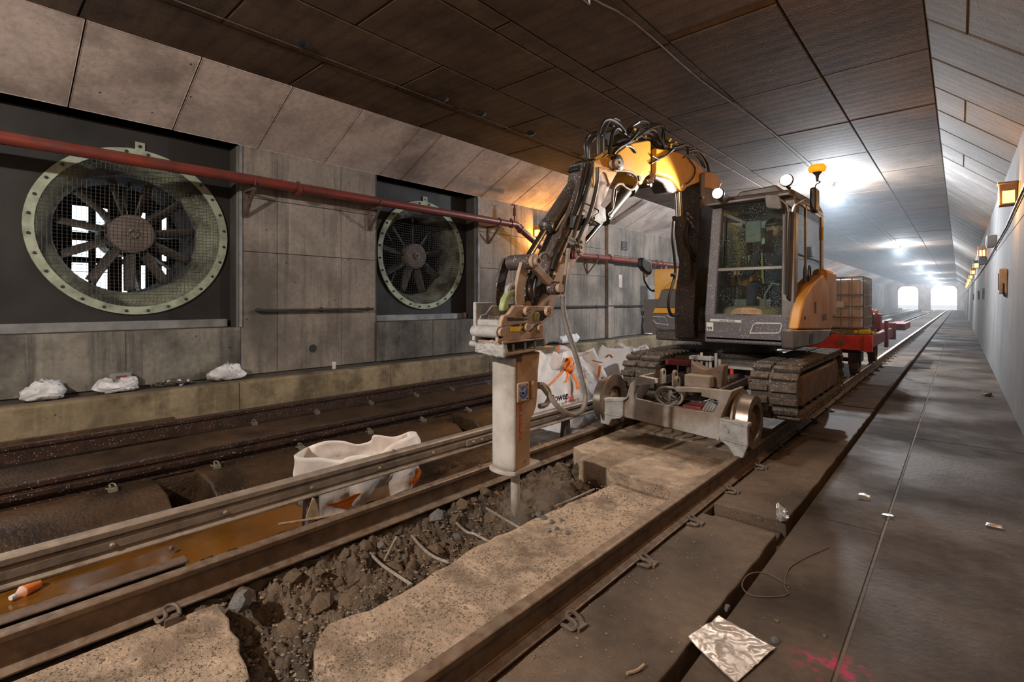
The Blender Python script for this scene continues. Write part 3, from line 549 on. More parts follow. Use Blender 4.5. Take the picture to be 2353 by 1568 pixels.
# =================================================================== FANS
def make_fan(yc, zc, xb, ya, yb, nbl, label, open_back, tw):
    t = thing('ventilation_fan', (xb, yc, ZR), label, 'fan')
    Ro, Ri, Rt = 1.235, 1.13, 0.90
    # backing board with a round hole
    m = MB(); n = 48; ring = []; sq = []
    for k in range(n):
        a = 2 * math.pi * k / n; cy, cz = math.cos(a), math.sin(a); ring.append((xb, yc + cy * Ri, zc + cz * Ri))
        q = min((yb - yc) / cy if cy > 1e-6 else ((ya - yc) / cy if cy < -1e-6 else 9), (ZH + 0.02 - zc) / cz if cz > 1e-6 else ((ZR - zc) / cz if cz < -1e-6 else 9)); sq.append((xb, yc + cy * q, zc + cz * q))
    m.add(ring + sq, [(k, (k + 1) % n, n + (k + 1) % n, n + k) for k in range(n)])
    for (y, z) in ((ya, ZR), (yb, ZR), (yb, ZH + .02), (ya, ZH + .02)):
        ks = sorted(range(n), key=lambda k: abs(sq[k][1] - y) + abs(sq[k][2] - z))[:2]; m.add([(xb, y, z), sq[ks[0]], sq[ks[1]]], [(0, 1, 2)])
    m.build('backing_board', M['board'], t)
    MB().box(xb - 0.02, XL - 0.02, ya - .001, ya + 0.03, ZR, ZH).box(xb - 0.02, XL - 0.02, yb - 0.03, yb + .001, ZR, ZH).box(xb - 0.02, XL - 0.02, ya, yb, ZH - 0.0, ZH + 0.03).build('reveal', M['groove'], t)
    MB().box(XL - 0.05, XL + 0.03, yb - 0.03, yb + 0.012, ZR, ZH - 0.02).box(XL - 0.11, XL - 0.03, yb - 0.04, yb - 0.015, ZR, ZH - 0.02).build('channel_post', M['galv'], t, bev=0.004)
    MB().box(xb + 0.02, xb + 0.10, ya + 0.1, yb - 0.1, ZR, ZR + 0.13).build('sill_beam', M['galv'], t, bev=0.006)
    # flange ring, bolts, lifting lug
    MB().lathe((xb + 0.01, yc, zc), (1, 0, 0), [(0, Ri - 0.01), (0.035, Ri - 0.01), (0.035, Ro), (0, Ro)], 64, close=True).build('flange', M['flange'], t)
    b0 = None
    for k in range(28):
        a = 2 * math.pi * (k + 0.5) / 28; mt = T(xb + 0.045, yc + math.cos(a) * 1.183, zc + math.sin(a) * 1.183)
        if b0 is None: b0 = MB().lathe((0, 0, 0), (1, 0, 0), [(0, .022), (.018, .022), (.024, .012)], 6).build('bolt', M['dark'], t); b0.matrix_basis = mt
        else: shared('bolt', b0.data, t, mt)
    lug = MB().box(xb + 0.01, xb + 0.03, yc - 0.02, yc + 0.10, zc + 1.22, zc + 1.35).build('lifting_lug', M['flange'], t, bev=0.003)
    hole = MB().cyl((xb + 0.02, yc + 0.04, zc + 1.285), (xb + 0.034, yc + 0.04, zc + 1.285), 0.026, n=12).build('lug_hole', M['black'], lug)
    # bellmouth narrowing inwards, then casing
    MB().lathe((xb, yc, zc), (-1, 0, 0), [(0, Ri), (0.08, 1.05), (0.18, 0.985), (0.32, 0.93), (0.45, Rt), (0.75, Rt)], 64).f
    m = MB(); m.lathe((xb, yc, zc), (-1, 0, 0), [(0, Ri), (0.08, 1.05), (0.18, 0.985), (0.32, 0.93), (0.45, Rt), (0.48, Rt), (0.48, Rt + .04), (0.3, 1.0), (0.05, Ri + .03), (0, Ri + .01)], 64, close=True); m.build('bellmouth', M['bell'], t)
    m = MB(); m.lathe((xb, yc, zc), (-1, 0, 0), [(0.48, Rt + .05), (0.48, Rt), (1.35, Rt), (1.35, Rt + .05)], 48, close=True); m.build('casing', M['void'], t)
    # hub and blades
    MB().lathe((xb - 0.24, yc, zc), (-1, 0, 0), [(0, 0.23), (0.0, 0.26), (0.02, 0.29), (0.05, 0.295), (0.30, 0.295), (0.5, 0.25)], 40).build('hub', M['hub'], t)
    MB().lathe((xb - 0.235, yc, zc), (1, 0, 0), [(0, 0.075), (0.03, 0.075), (0.03, 0.045), (0.0, 0.045)], 24, close=True).build('hub_cap', M['bell'], t)
    for k in range(nbl):
        a = 2 * math.pi * (k + 0.25) / nbl; m = MB()
        def fn(u, v, a=a):
            r = 0.28 + (Rt - 0.30) * v; w = (0.165 - 0.05 * v) * (u - 0.5) * 1.25; tws = D2R(tw + 22 * v); off = 0.02 * math.sin(math.pi * u)
            lx, lt = w * math.cos(tws) + off, w * math.sin(tws)
            return Vector((xb - 0.42 + lx, yc + r * math.cos(a) - lt * math.sin(a), zc + r * math.sin(a) + lt * math.cos(a)))
        o = m.grid(fn, 6, 7).build('blade', M['blade'], t)
        sd = o.modifiers.new('thickness', 'SOLIDIFY'); sd.thickness = 0.02
    # guide vanes behind
    for k in range(9):
        a = 2 * math.pi * (k + 0.1) / 9; c, s_ = math.cos(a), math.sin(a)
        MB().prism([(xb - 0.85, yc + 0.2 * c, zc + 0.2 * s_), (xb - 0.85, yc + Rt * c, zc + Rt * s_), (xb - 1.10, yc + Rt * c, zc + Rt * s_), (xb - 1.10, yc + .2 * c, zc + .2 * s_)], (0, -0.03 * s_, 0.03 * c)).build('guide_vane', M['dark'], t)
    MB().cyl((xb - 0.75, yc, zc), (xb - 1.3, yc, zc), 0.30, n=32).build('motor', M['dark'], t)
    # wire guard, bulging slightly
    m = MB(); st = 0.052; k = -22
    while k <= 22:
        d = k * st; h = math.sqrt(max(0, Ri * Ri - d * d))
        if h > 0.05:
            w = 0.0032
            bow = lambda q: xb + 0.02 - 0.10 * max(0, 1 - (q / Ri) ** 2)
            for seg in range(8):
                a0, a1 = -h + 2 * h * seg / 8, -h + 2 * h * (seg + 1) / 8
                r0, r1 = math.hypot(a0, d), math.hypot(a1, d)
                m.tube([(bow(r0), yc + d, zc + a0), (bow(r1), yc + d, zc + a1)], w, 3, cap=False)
                m.tube([(bow(r0), yc + a0, zc + d), (bow(r1), yc + a1, zc + d)], w, 3, cap=False)
        k += 1
    g = m.build('wire_guard', M['wire'], t)
    # plenum behind the fan
    xw = xb - 1.95
    p = MB().box(xw, xb - 0.55, ya - 0.1, yb + 0.1, ZR - 0.25, ZR - 0.2).box(xw, xb - 0.55, ya - 0.1, yb + 0.1, ZH + .03, ZH + 0.08).box(xw, xb - 0.03, ya - 0.15, ya - 0.1, ZR - .2, ZH + .05).box(xw, xb - 0.03, yb + 0.1, yb + 0.15, ZR - .2, ZH + .05)
    p.box(-9.62, -9.58, ya - .12, ya + .0, ZR - .3, ZH + .1)
    if not open_back: p.box(xw - 0.05, xw, ya - .15, yb + .15, ZR - .25, ZH + .08)
    p.build('plenum', M['void'], t)
    if open_back:   # steel frame with tall openings, daylight outside
        ys = [ya - .15, 1.34, 1.56, 1.66, 1.82, 2.02, 2.10, 2.30, 2.37, 2.62, 2.70, yb + .15]; m = MB()
        for i in range(0, len(ys) - 1, 2): m.box(xw - 0.06, xw, ys[i], ys[i + 1], ZR - .25, ZH + .1)
        for z0, z1 in ((ZR - .25, 1.35), (2.08, 2.18), (2.46, 2.60), (3.05, ZH + .1)): m.box(xw - 0.05, xw - 0.001, ya - .15, yb + .15, z0, z1)
        m.build('louvre_frame', M['void'], t)
        m = MB()
        for k in range(26): z = 1.35 + k * 0.058; m.box(xw - 0.10, xw - 0.09, ya, yb, z, z + 0.008)
        m.build('louvre_bars', M['dark'], t)
    return t
make_fan(1.84, 2.46, -9.2, 0.12, 3.16, 11, 'large round axial fan showing daylight behind its blades, leftmost in the wall', True, 28)
make_fan(7.22, 2.48, -9.2, 5.71, 8.60, 9, 'large round axial fan dark behind its blades, between the yellow-lit wall panels', False, 34)
# =================================================================== RED PIPE
t = thing('fire_main_pipe', (-8.45, 5, 2.8), 'long red pipe on brackets crossing in front of both fans', 'pipe')
MB().tube([(-8.45, Y0 + .08, 3.33), (-8.45, 9.42, 3.38)], 0.082, 20).build('pipe_length', M['pipe'], t)
MB().tube(smoothpath([(-8.45, 9.42, 3.38), (-8.45, 9.62, 3.38), (-8.45, 9.78, 3.28), (-8.45, 10.75, 2.84), (-8.45, 10.95, 2.78), (-8.45, 11.2, 2.78)], 6), 0.082, 18).build('pipe_bend', M['pipe'], t)
MB().tube([(-8.45, 11.2, 2.78), (-8.45, 22.0, 2.90), (-8.45, 60, 2.95)], 0.078, 18).build('pipe_length', M['pipe'], t)
for y, z in ((3.95, 3.34), (9.42, 3.38), (9.78, 3.28), (10.75, 2.84), (11.25, 2.78), (14.2, 2.82), (17.6, 2.85), (18.0, 2.85)):
    c = MB().cyl((-8.45, y - 0.035, z), (-8.45, y + 0.035, z), 0.102, n=18).build('coupling', M['pipe'], t); MB().box(-8.48, -8.42, y - .02, y + .02, z + .095, z + .135).build('coupling_bolt', M['bracket'], c)
for y, z in ((-2.1, 3.32), (3.22, 3.33), (5.55, 3.35), (8.95, 3.38), (13.4, 2.80), (17.4, 2.85)):
    b = MB().box(-8.77, -8.40, y - .03, y + .03, z - .125, z - .085).box(-8.795, -8.76, y - .035, y + .035, z - .52, z - .085).prism([(-8.40, y - .025, z - .12), (-8.44, y - .025, z - .12), (-8.79, y - .025, z - .50), (-8.75, y - .025, z - .50)], (0, .05, 0)).build('bracket', M['bracket'], t, bev=0.003)
    MB().tube([(-8.45 + .09 * math.cos(a), y, z + .09 * math.sin(a)) for a in [k * math.pi / 10 for k in range(-2, 13)]], 0.011, 6).build('clamp', M['bracket'], b)
v = MB().cyl((-8.45, 9.55, 3.44), (-8.45, 9.55, 3.60), 0.022, n=10).cyl((-8.45, 9.55, 3.60), (-8.45, 9.55, 3.80), 0.05, 0.04, 14).cyl((-8.45, 9.55, 3.80), (-8.45, 9.55, 3.88), 0.02, n=8).box(-8.50, -8.40, 9.48, 9.62, 3.87, 3.885).build('air_valve', M['pipe'], t)
dy1, dy2 = PX(1529, 650, -8.5).y, PX(1519, 650, -8.5).y
MB().cyl((-8.50, dy1, 2.85), (-8.50, dy1, 1.0), 0.06, n=12).build('down_pipe', M['pipe'], t); MB().cyl((-8.50, dy2, 2.83), (-8.50, dy2, 1.0), 0.035, n=12).build('down_pipe', M['pipe'], t)
# handrails
for ya, yb, l in ((3.35, 5.58, 'black wall handrail between the two fans'), (8.9, 17.1, 'black wall handrail behind the excavator arm')):
    t = thing('handrail', (-8.7, ya, 1.28), l, 'handrail'); z = 1.27
    MB().tube([(-8.69, ya, z), (-8.69, yb, z)], 0.022, 10).build('bar', M['dark'], t)
    for y in frange(ya + 0.08, yb - 0.05, (yb - ya) / (2 if yb < 6 else 5)): MB().cyl((-8.80, y, z), (-8.69, y, z), 0.018, n=8).cyl((-8.80, y, z), (-8.785, y, z), 0.045, n=10).build('bracket', M['dark'], t)
    if yb > 6: MB().box(-8.77, -8.73, 8.9, 11.0, 1.35, 1.36).build('bracket', M['dark'], t)
o = MB().lathe((-8.80, 4.38, 0.56), (1, 0, 0), [(-.25, 0.078), (.012, 0.078), (.012, 0.093), (-.25, 0.093)], 24, close=True).build('drain_pipe_end', M['galv']); tag(o, 'round open pipe end set in the wall between the fans', 'pipe')
o2 = MB().cyl((-8.795, 4.38, 0.56), (-8.792, 4.38, 0.56), 0.077, n=24).build('bore', M['black']); o2.parent = o
# small signs and boxes on the left wall
o = MB().box(-8.795, -8.78, 15.55, 15.95, 3.22, 3.52).build('wall_sign', M['dark']); tag(o, 'small dark wall sign above the pipe behind the excavator', 'sign')
for k in range(3): q = MB().box(-8.781, -8.778, 15.66, 15.84, 3.28 + k * .08, 3.295 + k * .08).build('line', M['galv'], o); 
o = MB().box(-8.795, -8.78, 15.35, 15.6, 1.9, 2.35).build('wall_sign', M['haunch']); tag(o, 'narrow pale notice on the wall below the pipe', 'sign')
t = thing('wall_cabinet', (-8.6, 18.2, 1.0), 'grey wall cabinet left of the excavator body', 'cabinet')
cy0 = PX(1489, 700, -8.5).y; cy1 = PX(1508, 700, -8.5).y
MB().box(-8.79, -8.50, cy0, cy1, 1.05, 2.0).build('body', M['galv'], t, bev=0.01); MB().box(-8.50, -8.485, cy0 + .04, cy1 - .04, 1.1, 1.95).build('door', M['galv'], t, bev=0.004)
MB().box(-8.485, -8.482, cy0 + .2, cy0 + .5, 1.78, 1.85).build('label', M['signw'], t)
def sack(name, c, rx, ry, h, mat, label, cat='sack', seed=1, wr=0.10, flat=0.3, n=26, top=0.25, grp=None):
    c = Vector(c); nf = lambda p: noise.fractal(p * 2.6 + Vector((seed * 9.7, seed * 3.1, 0)), 0.8, 2.0, 4)
    def fn(u, v):
        a = u * 2 * math.pi; prof = math.sin(math.pi * min(1, v * 0.98 + 0.01)) ** flat; z = h * (0.5 - 0.5 * math.cos(math.pi * v))
        sq = 1 / max(abs(math.cos(a)), abs(math.sin(a))) ** 0.45; p = Vector((math.cos(a) * rx * prof * sq, math.sin(a) * ry * prof * sq, z * (1 + top * math.sin(a * 2 + seed))))
        k = nf(p / max(rx, ry, h)); p *= 1 + wr * k * 1.6; p.z = max(0.0, p.z + wr * h * nf(p * 3 / max(rx, ry) + Vector((5, 5, 5)))) if v > 0.05 else 0
        return c + p
    m = MB().grid(lambda u, v: fn(u, v), n, 18, closeu=True); m.f.append(tuple(range(n - 1, -1, -1))); m.mi.append(0); m.f.append(tuple(range(17 * n, 18 * n))); m.mi.append(0)
    o = m.build(name, mat, sharp=50); return tag(o, label, cat, grp)
sack('plastic_wrap', (-8.60, (cy0 + cy1) / 2 - .1, 0.2), 0.13, 0.22, 0.60, M['white'], 'tall white plastic wrap standing under the grey wall cabinet', 'wrap', 3, flat=0.15)
# litter on the ledge
def ledge(px, x=-8.55): return PX(px, 800, x).y
def wrap(name, px0, px1, h, label, seed, mat=M['paper'], wid=0.17, fl=0.45):
    ya, yb = ledge(px0), ledge(px1); return sack(name, (-8.52, (ya + yb) / 2, 0.195), wid, (yb - ya) / 2 * 0.85, h, mat, label, 'sack', seed, wr=0.15, flat=fl)
wrap('white_sack', 36, 160, 0.19, 'crumpled off-white sack on the ledge under the near fan, leftmost', 2, wid=0.2)
wrap('white_sack', 207, 322, 0.15, 'flattened white sack lying in front of the small box on the ledge', 5)
wrap('white_sack', 470, 567, 0.20, 'white sack on the ledge with two raised peaks, right of the dark rags', 9, wid=0.13, fl=0.8)
wrap('white_paper', 1275, 1330, 0.20, 'crumpled white paper on the ledge behind the breaker', 11, wid=0.12)
y0 = ledge(385); t = thing('rag_pile', (-8.5, y0, 0.2), 'pile of dark rags with white scraps on the ledge', 'rags')
for k in range(9):
    a = R.uniform(0, 6.28); c = Vector((-8.5 + R.uniform(-.1, .08), y0 + R.uniform(-.22, .26), 0.205 + R.uniform(0, .05)))
    MB().tube(smoothpath([c + Vector((math.cos(a) * (q - 1.5) * .06, math.sin(a) * (q - 1.5) * .08, .02 * (q % 2))) for q in range(4)], 3), 0.022, 6).build('rag', M['ledge'] if k % 3 else M['paper'], t)
y0 = ledge(275, -8.62); t = thing('carton', (-8.62, y0, 0.2), 'small grey carton with a printed front, upright behind the white sack', 'box')
MB().box(-8.72, -8.56, y0 - .12, y0 + .12, 0.2, 0.44).build('body', M['galv'], t, bev=0.004); MB().box(-8.56, -8.556, y0 - .05, y0 + .07, 0.25, 0.31).build('print', M['black'], t); MB().box(-8.56, -8.556, y0 - .05, y0 + .07, 0.37, 0.40).build('print', M['dred'], t)
y0 = ledge(762, -8.5); o = MB().lathe((-8.42, y0, 0.2), (0, 0, 1), [(0, .03), (.01, .034), (.12, .034), (.13, .028)], 16).build('drink_can', M['paper']); tag(o, 'pale blue and white drink can standing on the ledge between the fans', 'can')
o = MB().lathe((-8.72, 8.05, ZR + .03), (0, 0, 1), [(0, .03), (.01, .034), (.12, .034), (.13, .028)], 16).build('drink_can', M['dred']); tag(o, 'red and white drink can standing below the dark fan', 'can')
o = MB().cyl((-8.05, 8.35, -0.19), (-7.95, 8.55, -0.19), 0.033, n=12).build('drink_can', M['paper']); tag(o, 'pale can lying at the foot of the kerb', 'can')
# =================================================================== LAMPS
def wall_lamp(x, y, z, side, label, on=True, grp=None):
    t = thing('wall_lamp', (x, y, z), label, 'lamp', grp); s_ = side
    bxx = lambda a, b: (min(x + s_ * a, x + s_ * b), max(x + s_ * a, x + s_ * b))
    MB().box(*bxx(0, .20), y - .12, y + .12, z - .17, z + .16).build('housing', M['lampbox'], t, bev=0.008)
    lm = M['lampa'] if on else M['galv']
    MB().box(*bxx(.035, .165), y - .126, y - .118, z - .145, z + .035).build('lens', lm, t); MB().box(*bxx(.196, .206), y - .085, y + .085, z - .145, z + .035).build('lens', lm, t)
    MB().box(*bxx(.0, .215), y - .135, y + .13, z + .14, z + .17).build('hood', M['lampbox'], t, bev=0.004)
    return t
XW = lambda z: XRB + dx * (z + 0.15)
for y in AMB_R: wall_lamp(XW(3.0), y, 3.02, -1, 'amber wall lamp highest on the right wall, its window glowing yellow' if y == 10.5 else ('small glowing amber wall lamp far along the right wall' if y > 20 else 'amber wall lamp on the right wall beside the camera, out of view'), grp=None if y == 10.5 else 'amber lamps along the right wall')
for y in AMB_L: wall_lamp(-8.79, y, 3.36 if y < 20 else 3.2, 1, 'amber wall lamp glowing behind the excavator bucket cylinder' if y == 10.85 else 'small glowing amber wall lamp far along the left wall', grp=None if y == 10.85 else 'amber lamps along the left wall') if y not in (3.9,) else None
for y, z, sz, l in ((15.9, 2.78, .17, 'grey junction box on the right wall beyond the amber lamp'), (21.6, 2.68, .15, 'darker small box on the right wall with a short aerial')):
    t = thing('junction_box', (XW(z), y, z), l, 'box'); MB().box(XW(z) - .17, XW(z), y - sz, y + sz, z - sz * .7, z + sz * .9).build('body', M['galv'] if y < 18 else M['dark'], t, bev=0.01); MB().box(XW(z) - .18, XW(z) - .17, y - sz * .8, y + sz * .8, z - sz * .5, z + sz * .7).build('lid', M['galv'] if y < 18 else M['dark'], t, bev=0.004)
    if y > 18: MB().cyl((XW(z) - .1, y, z + .13), (XW(z) - .1, y, z + .42), 0.012, n=6).build('aerial', M['dark'], t)
t = thing('phone_box', (XW(1.75), 12.05, 1.7), 'pale pinkish call box on the right wall', 'box'); MB().box(XW(1.75) - .10, XW(1.75), 11.86, 12.24, 1.55, 1.98).build('body', M['haunch'], t, bev=0.02); MB().box(XW(1.75) - .115, XW(1.75) - .10, 11.9, 12.0, 1.62, 1.9).build('door', M['inter'], t); MB().tube(smoothpath([(XW(1.7) - .05, 11.84, 1.72), (XW(1.7) - .06, 11.78, 1.6), (XW(1.7) - .03, 11.8, 1.5)], 4), 0.014, 6).build('cable', M['hose'], t)
for y in (22.5, 28, 38):
    tag(MB().box(XW(1.6) - .05, XW(1.6), y - .14, y + .14, 1.5, 1.85).build('wall_plate', M['dark'], bev=.005), 'small dark square plate low on the right wall', 'plate', 'dark plates along the right wall')
tag(MB().tube([(XW(2.9) - .03, -5, 3.1), (XW(2.9) - .03, 4.7, 3.0), (XW(2.9) - .03, 8, 2.9), (XW(2.9) - .03, 12, 2.72), (XW(2.7) - .03, 20, 2.58), (XW(2.7) - .03, 30, 2.55), (XW(2.7) - .03, 118, 2.6)], 0.018, 8).build('wall_cable', M['hose']), 'black cable running along the right wall under the lamps', 'cable')
# string lamps and their cable
for k, y in enumerate(STRING_Y):
    t = thing('string_lamp', (-2.55, y, ZC), {1: 'blazing white string lamp on the ceiling just behind the cab beacon', 2: 'bright string lamp on the ceiling, nearest one fully seen down the tunnel', 3: 'smaller bright string lamp, second one down the tunnel'}.get(k, 'tiny string lamp near the tunnel portal' if k > 3 else 'string lamp on the ceiling behind the camera'), 'lamp', 'ceiling string lamps' if k not in (1, 2, 3) else None)
    MB().cyl((-2.55, y, ZC), (-2.55, y, ZC - 0.13), 0.035, 0.05, 12).build('socket', M['dark'], t); bb = MB().lathe((-2.55, y, ZC - 0.13), (0, 0, -1), [(0, .04), (.04, .075), (.10, .085), (.15, .06), (.175, .0)], 16).build('bulb', M['lampc'], t)
    bb.visible_shadow = True
    sk = MB()
    for q in range(6): a = q * math.pi / 3; sk.tube([(-2.55 + .05 * math.cos(a), y, ZC - .12), (-2.55 + .11 * math.cos(a), y + .11 * math.sin(a), ZC - .22), (-2.55, y, ZC - .33)], 0.004, 4)
    sk.build('cage', M['dark'], t)
P = [(-2.95, -12.9, ZC - .035), (-2.98, 3.0, ZC - .035), (-2.90, 4.4, ZC - .035), (-2.78, 5.2, ZC - .03), (-2.80, 7.2, ZC - .02), (-2.68, 9.4, ZC - .03), (-2.62, 12.0, ZC - .02), (-2.56, 16.0, ZC - .03)] + [(-2.55 + .03 * (k % 2), 16 + k * 3.5, ZC - .03) for k in range(1, 29)]
tag(MB().tube(smoothpath(P, 3), 0.011, 6).build('string_light_cable', M['galv']), 'thin pale cable clipped along the ceiling linking the string lamps', 'cable')
tag(MB().tube([(-6.25, -10, ZC - .01), (-6.25, 60, ZC - .01)], 0.008, 6).build('ceiling_conduit', M['bracket']), 'thin conduit along the ceiling near the left haunch', 'conduit')
for y, wh in ((2.9, 'nearest the camera'), (5.2, 'second from the camera'), (6.05, 'third from the camera'), (7.4, 'fourth from the camera'), (9.3, 'farthest, above the red pipe bend')):
    tag(MB().lathe((-6.12, y, ZC), (0, 0, -1), [(0, .10), (.02, .08), (.05, .03)], 8).build('anchor_plate', M['black']), 'black anchor stub on the ceiling by the left conduit, ' + wh, 'anchor', 'black anchor stubs on the ceiling')
# =================================================================== EXCAVATOR
EX = thing('excavator', (-2.15, 6.8, 0), 'yellow and dark grey rail excavator with a hydraulic breaker, standing on the near track', 'excavator')
def cv(px0, py0, s): return lambda *P: [(px0 + x / s, py0 + y / s) for x, y in P]
ca, cb, cc, ce, cg, chh, ck, cl, cq = cv(1060, 240, 2.45), cv(1330, 260, 6.03), cv(1120, 540, 6.533), cv(1060, 680, 5.227), cv(1380, 760, 4.9), cv(1660, 760, 5.227), cv(1590, 380, 6.03), cv(1440, 360, 3.136), cv(1240, 360, 6.533)
def plX(px, X, w, name, mat, par, bev=0.004, m=None, dx=0.0):
    P = [PX(x, y, X) + Vector((dx, 0, 0)) for x, y in px]; mb = (m or MB()).prism(P, (-w, 0, 0)); return mb if m is not None else mb.build(name, mat, par, bev=bev)
def plY(px, Y, dpt, name, mat, par, bev=0.004):
    P = [PY(x, y, Y(x) if callable(Y) else Y) for x, y in px]; return MB().prism(P, (0, dpt, 0)).build(name, mat, par, bev=bev)
def pin(px, X, r, w, name, mat, par, n=16): c = PX(px[0], px[1], X); return MB().lathe(c, (1, 0, 0), [(-w, r), (-0.006, r), (0, r * .9)], n).build(name, mat, par)
def hoseX(pts, X, r, par, name='hydraulic_hose', mat=None, n=8, k=5):
    P = [PX(p[0], p[1], (X if len(p) < 3 else p[2])) for p in pts]; return MB().tube(smoothpath(P, k), r, n).build(name, mat or M['hose'], par)
# --- crawlers
def crawler(x0, x1, par):
    y0, y1, zb, zt = 5.47, 8.15, 0.21, 0.77; r = (zt - zb) / 2; zc = (zb + zt) / 2; yc0, yc1 = y0 + r, y1 - r
    def path(s, off=0.0):     # s along the loop
        L = yc1 - yc0; rr = r + off; per = 2 * L + 2 * math.pi * r; s %= per
        if s < L: return Vector((0, yc1 - s, zt + off)), Vector((0, -1, 0)), Vector((0, 0, 1))
        s -= L
        if s < math.pi * r: a = s / r; n = Vector((0, -math.sin(a), math.cos(a))); return Vector((0, yc0, zc)) + n * rr, Vector((0, -math.cos(a), -math.sin(a))), n
        s -= math.pi * r
        if s < L: return Vector((0, yc0 + s, zb - off)), Vector((0, 1, 0)), Vector((0, 0, -1))
        s -= L; a = s / r; n = Vector((0, math.sin(a), -math.cos(a))); return Vector((0, yc1, zc)) + n * rr, Vector((0, math.cos(a), math.sin(a))), n
    per = 2 * (yc1 - yc0) + 2 * math.pi * r; n = 96; sx = (x0 + 0.012, x1 - 0.012)
    c = MB(); ring = []
    for k in range(n):
        p, _, nn = path(per * k / n, -0.035)
        q = p - nn * 0.03; ring += [(sx[0], p.y, p.z), (sx[1], p.y, p.z), (sx[1], q.y, q.z), (sx[0], q.y, q.z)]
    fs = []
    for k in range(n):
        a, b = k * 4, ((k + 1) % n) * 4
        for j in range(4): fs.append((a + j, a + (j + 1) % 4, b + (j + 1) % 4, b + j))
    c.add(ring, fs); o = c.build('crawler_track', M['rubber'], par)
    w = (x1 - x0); mid = w * 0.42
    pm = MB()     # one lug pad in its own frame: x across, y along, z out
    for xa, xb, sgn in ((0.0, mid - 0.012, 1), (mid + 0.012, w, -1)):
        pm.prism([(xa, -0.036, -0.03), (xb, -0.030, -0.03), (xb, 0.036, -0.03), (xa, 0.030, -0.03)], (0, 0, 0.045))
    md = None; N = 48
    for k in range(N):
        p, tdir, nn = path(per * k / N); X = Vector((1, 0, 0)); Y = nn.cross(X)
        mt = Matrix(((X.x, Y.x, nn.x, x0), (X.y, Y.y, nn.y, p.y), (X.z, Y.z, nn.z, p.z), (0, 0, 0, 1)))
        if md is None: ob = pm.build('track_pad', M['rubber'], o, bev=0.008); ob.matrix_basis = mt; md = ob.data; pad0 = ob
        else:
            ob = pad0.copy(); COL.objects.link(ob); ob.matrix_basis = mt
    MB().box(x0 + .06, x1 - .03, y0 + .36, y1 - .34, 0.33, 0.64).build('side_frame', M['boomdk'] if x0 < -2.5 else M['rustw'], o, bev=0.02)
    for y, rr in ((yc0, 0.20), (yc1, 0.21)): MB().lathe((x1 - 0.05, y, zc), (-1, 0, 0), [(0, .06), (0.0, rr * .7), (.02, rr), (.30, rr), (.32, .06)], 28).build('idler', M['rustw'], o)
    for q in range(5): MB().lathe((x1 - 0.06, yc0 + .34 + q * .33, zb + .12), (-1, 0, 0), [(0, .03), (0, .07), (.28, .07), (.28, .03)], 16).build('roller', M['dark'], o)
    return o
crawler(-1.62, -1.18, EX); crawler(-3.10, -2.66, EX)
# --- undercarriage
MB().box(-2.68, -1.60, 6.1, 7.5, 0.40, 0.74).box(-2.45, -1.85, 5.6, 6.2, 0.34, 0.60).build('undercarriage_frame', M['boomdk'], EX, bev=0.03)
MB().lathe((-2.15, 6.8, 0.72), (0, 0, 1), [(0, .50), (.06, .52), (.08, .44), (.24, .44)], 40).build('slewing_ring', M['boomdk'], EX)
MB().box(-2.05, -1.62, 5.85, 6.25, 0.66, 0.69).box(-2.05, -1.62, 5.85, 6.25, 0.50, 0.53).build('step_plate', M['dustgrey'], EX, bev=0.004)
for x, y in ((-1.70, 5.88), (-1.92, 5.88), (-1.70, 6.2)): MB().cyl((x, y, 0.52), (x, y, 0.67), 0.022, n=10).build('red_post', M['redp'], EX)
MB().box(-2.64, -2.36, 5.72, 6.0, 0.66, 0.72).build('red_end_plate', M['dred'], EX, bev=0.004); MB().box(-2.60, -2.2, 5.9, 6.4, 0.68, 0.76).build('tool_box', M['cabplain'], EX, bev=0.01)
vb = MB()
for k in range(7): vb.cyl((-2.28 + k * .05, 5.66 + .03 * (k % 2), 0.62), (-2.28 + k * .05, 5.66 + .03 * (k % 2), 0.78 + .03 * (k % 3)), 0.016, n=8)
vb.box(-2.34, -1.95, 5.62, 5.78, 0.58, 0.66).box(-2.30, -2.05, 5.60, 5.72, 0.76, 0.80); vb.build('valve_block', M['dustgrey'], EX, bev=0.003)
for k in range(5):
    x = -2.3 + k * .09; MB().tube(smoothpath([(x, 5.66, .66), (x + .05, 5.5, .62 - .02 * k), (x - .03, 5.35, .45), (x + .1, 5.15, .42)], 5), 0.013, 7).build('hydraulic_hose', M['hose'], EX)
# --- front rail axle
YB = lambda x: 4.97 - 0.17 * (x - 1430) / 230.0
plY(cg((250, 960), (262, 850), (330, 600), (430, 510), (610, 545), (620, 600), (400, 620), (375, 700), (380, 770), (620, 820), (840, 860), (1090, 915), (1230, 935), (1290, 900), (1330, 790), (1130, 740), (1135, 700), (850, 690), (830, 640), (1000, 640), (1480, 685), (1400, 800), (1350, 960), (1335, 1240), (800, 1110), (300, 985)), YB, 0.07, 'axle_beam', M['beamtan'], EX, bev=0.006)
plY(cg((300, 700), (1400, 830), (1330, 1180), (300, 940)), lambda x: YB(x) + 0.30, 0.04, 'rear_plate', M['boomdk'], EX)
plY(cg((300, 960), (1330, 1215), (1330, 1240), (300, 985)), YB, 0.34, 'floor_plate', M['boomdk'], EX)
P = [PY(x, y, YB(x)) for x, y in cg((1480, 685), (1360, 960), (1336, 1240))]; MB().prism([P[0], P[1], P[2], P[2] + Vector((0, .34, 0)), P[0] + Vector((0, .34, 0))], (-0.03, 0, 0)).build('end_plate', M['beamtan'], EX, bev=0.004)
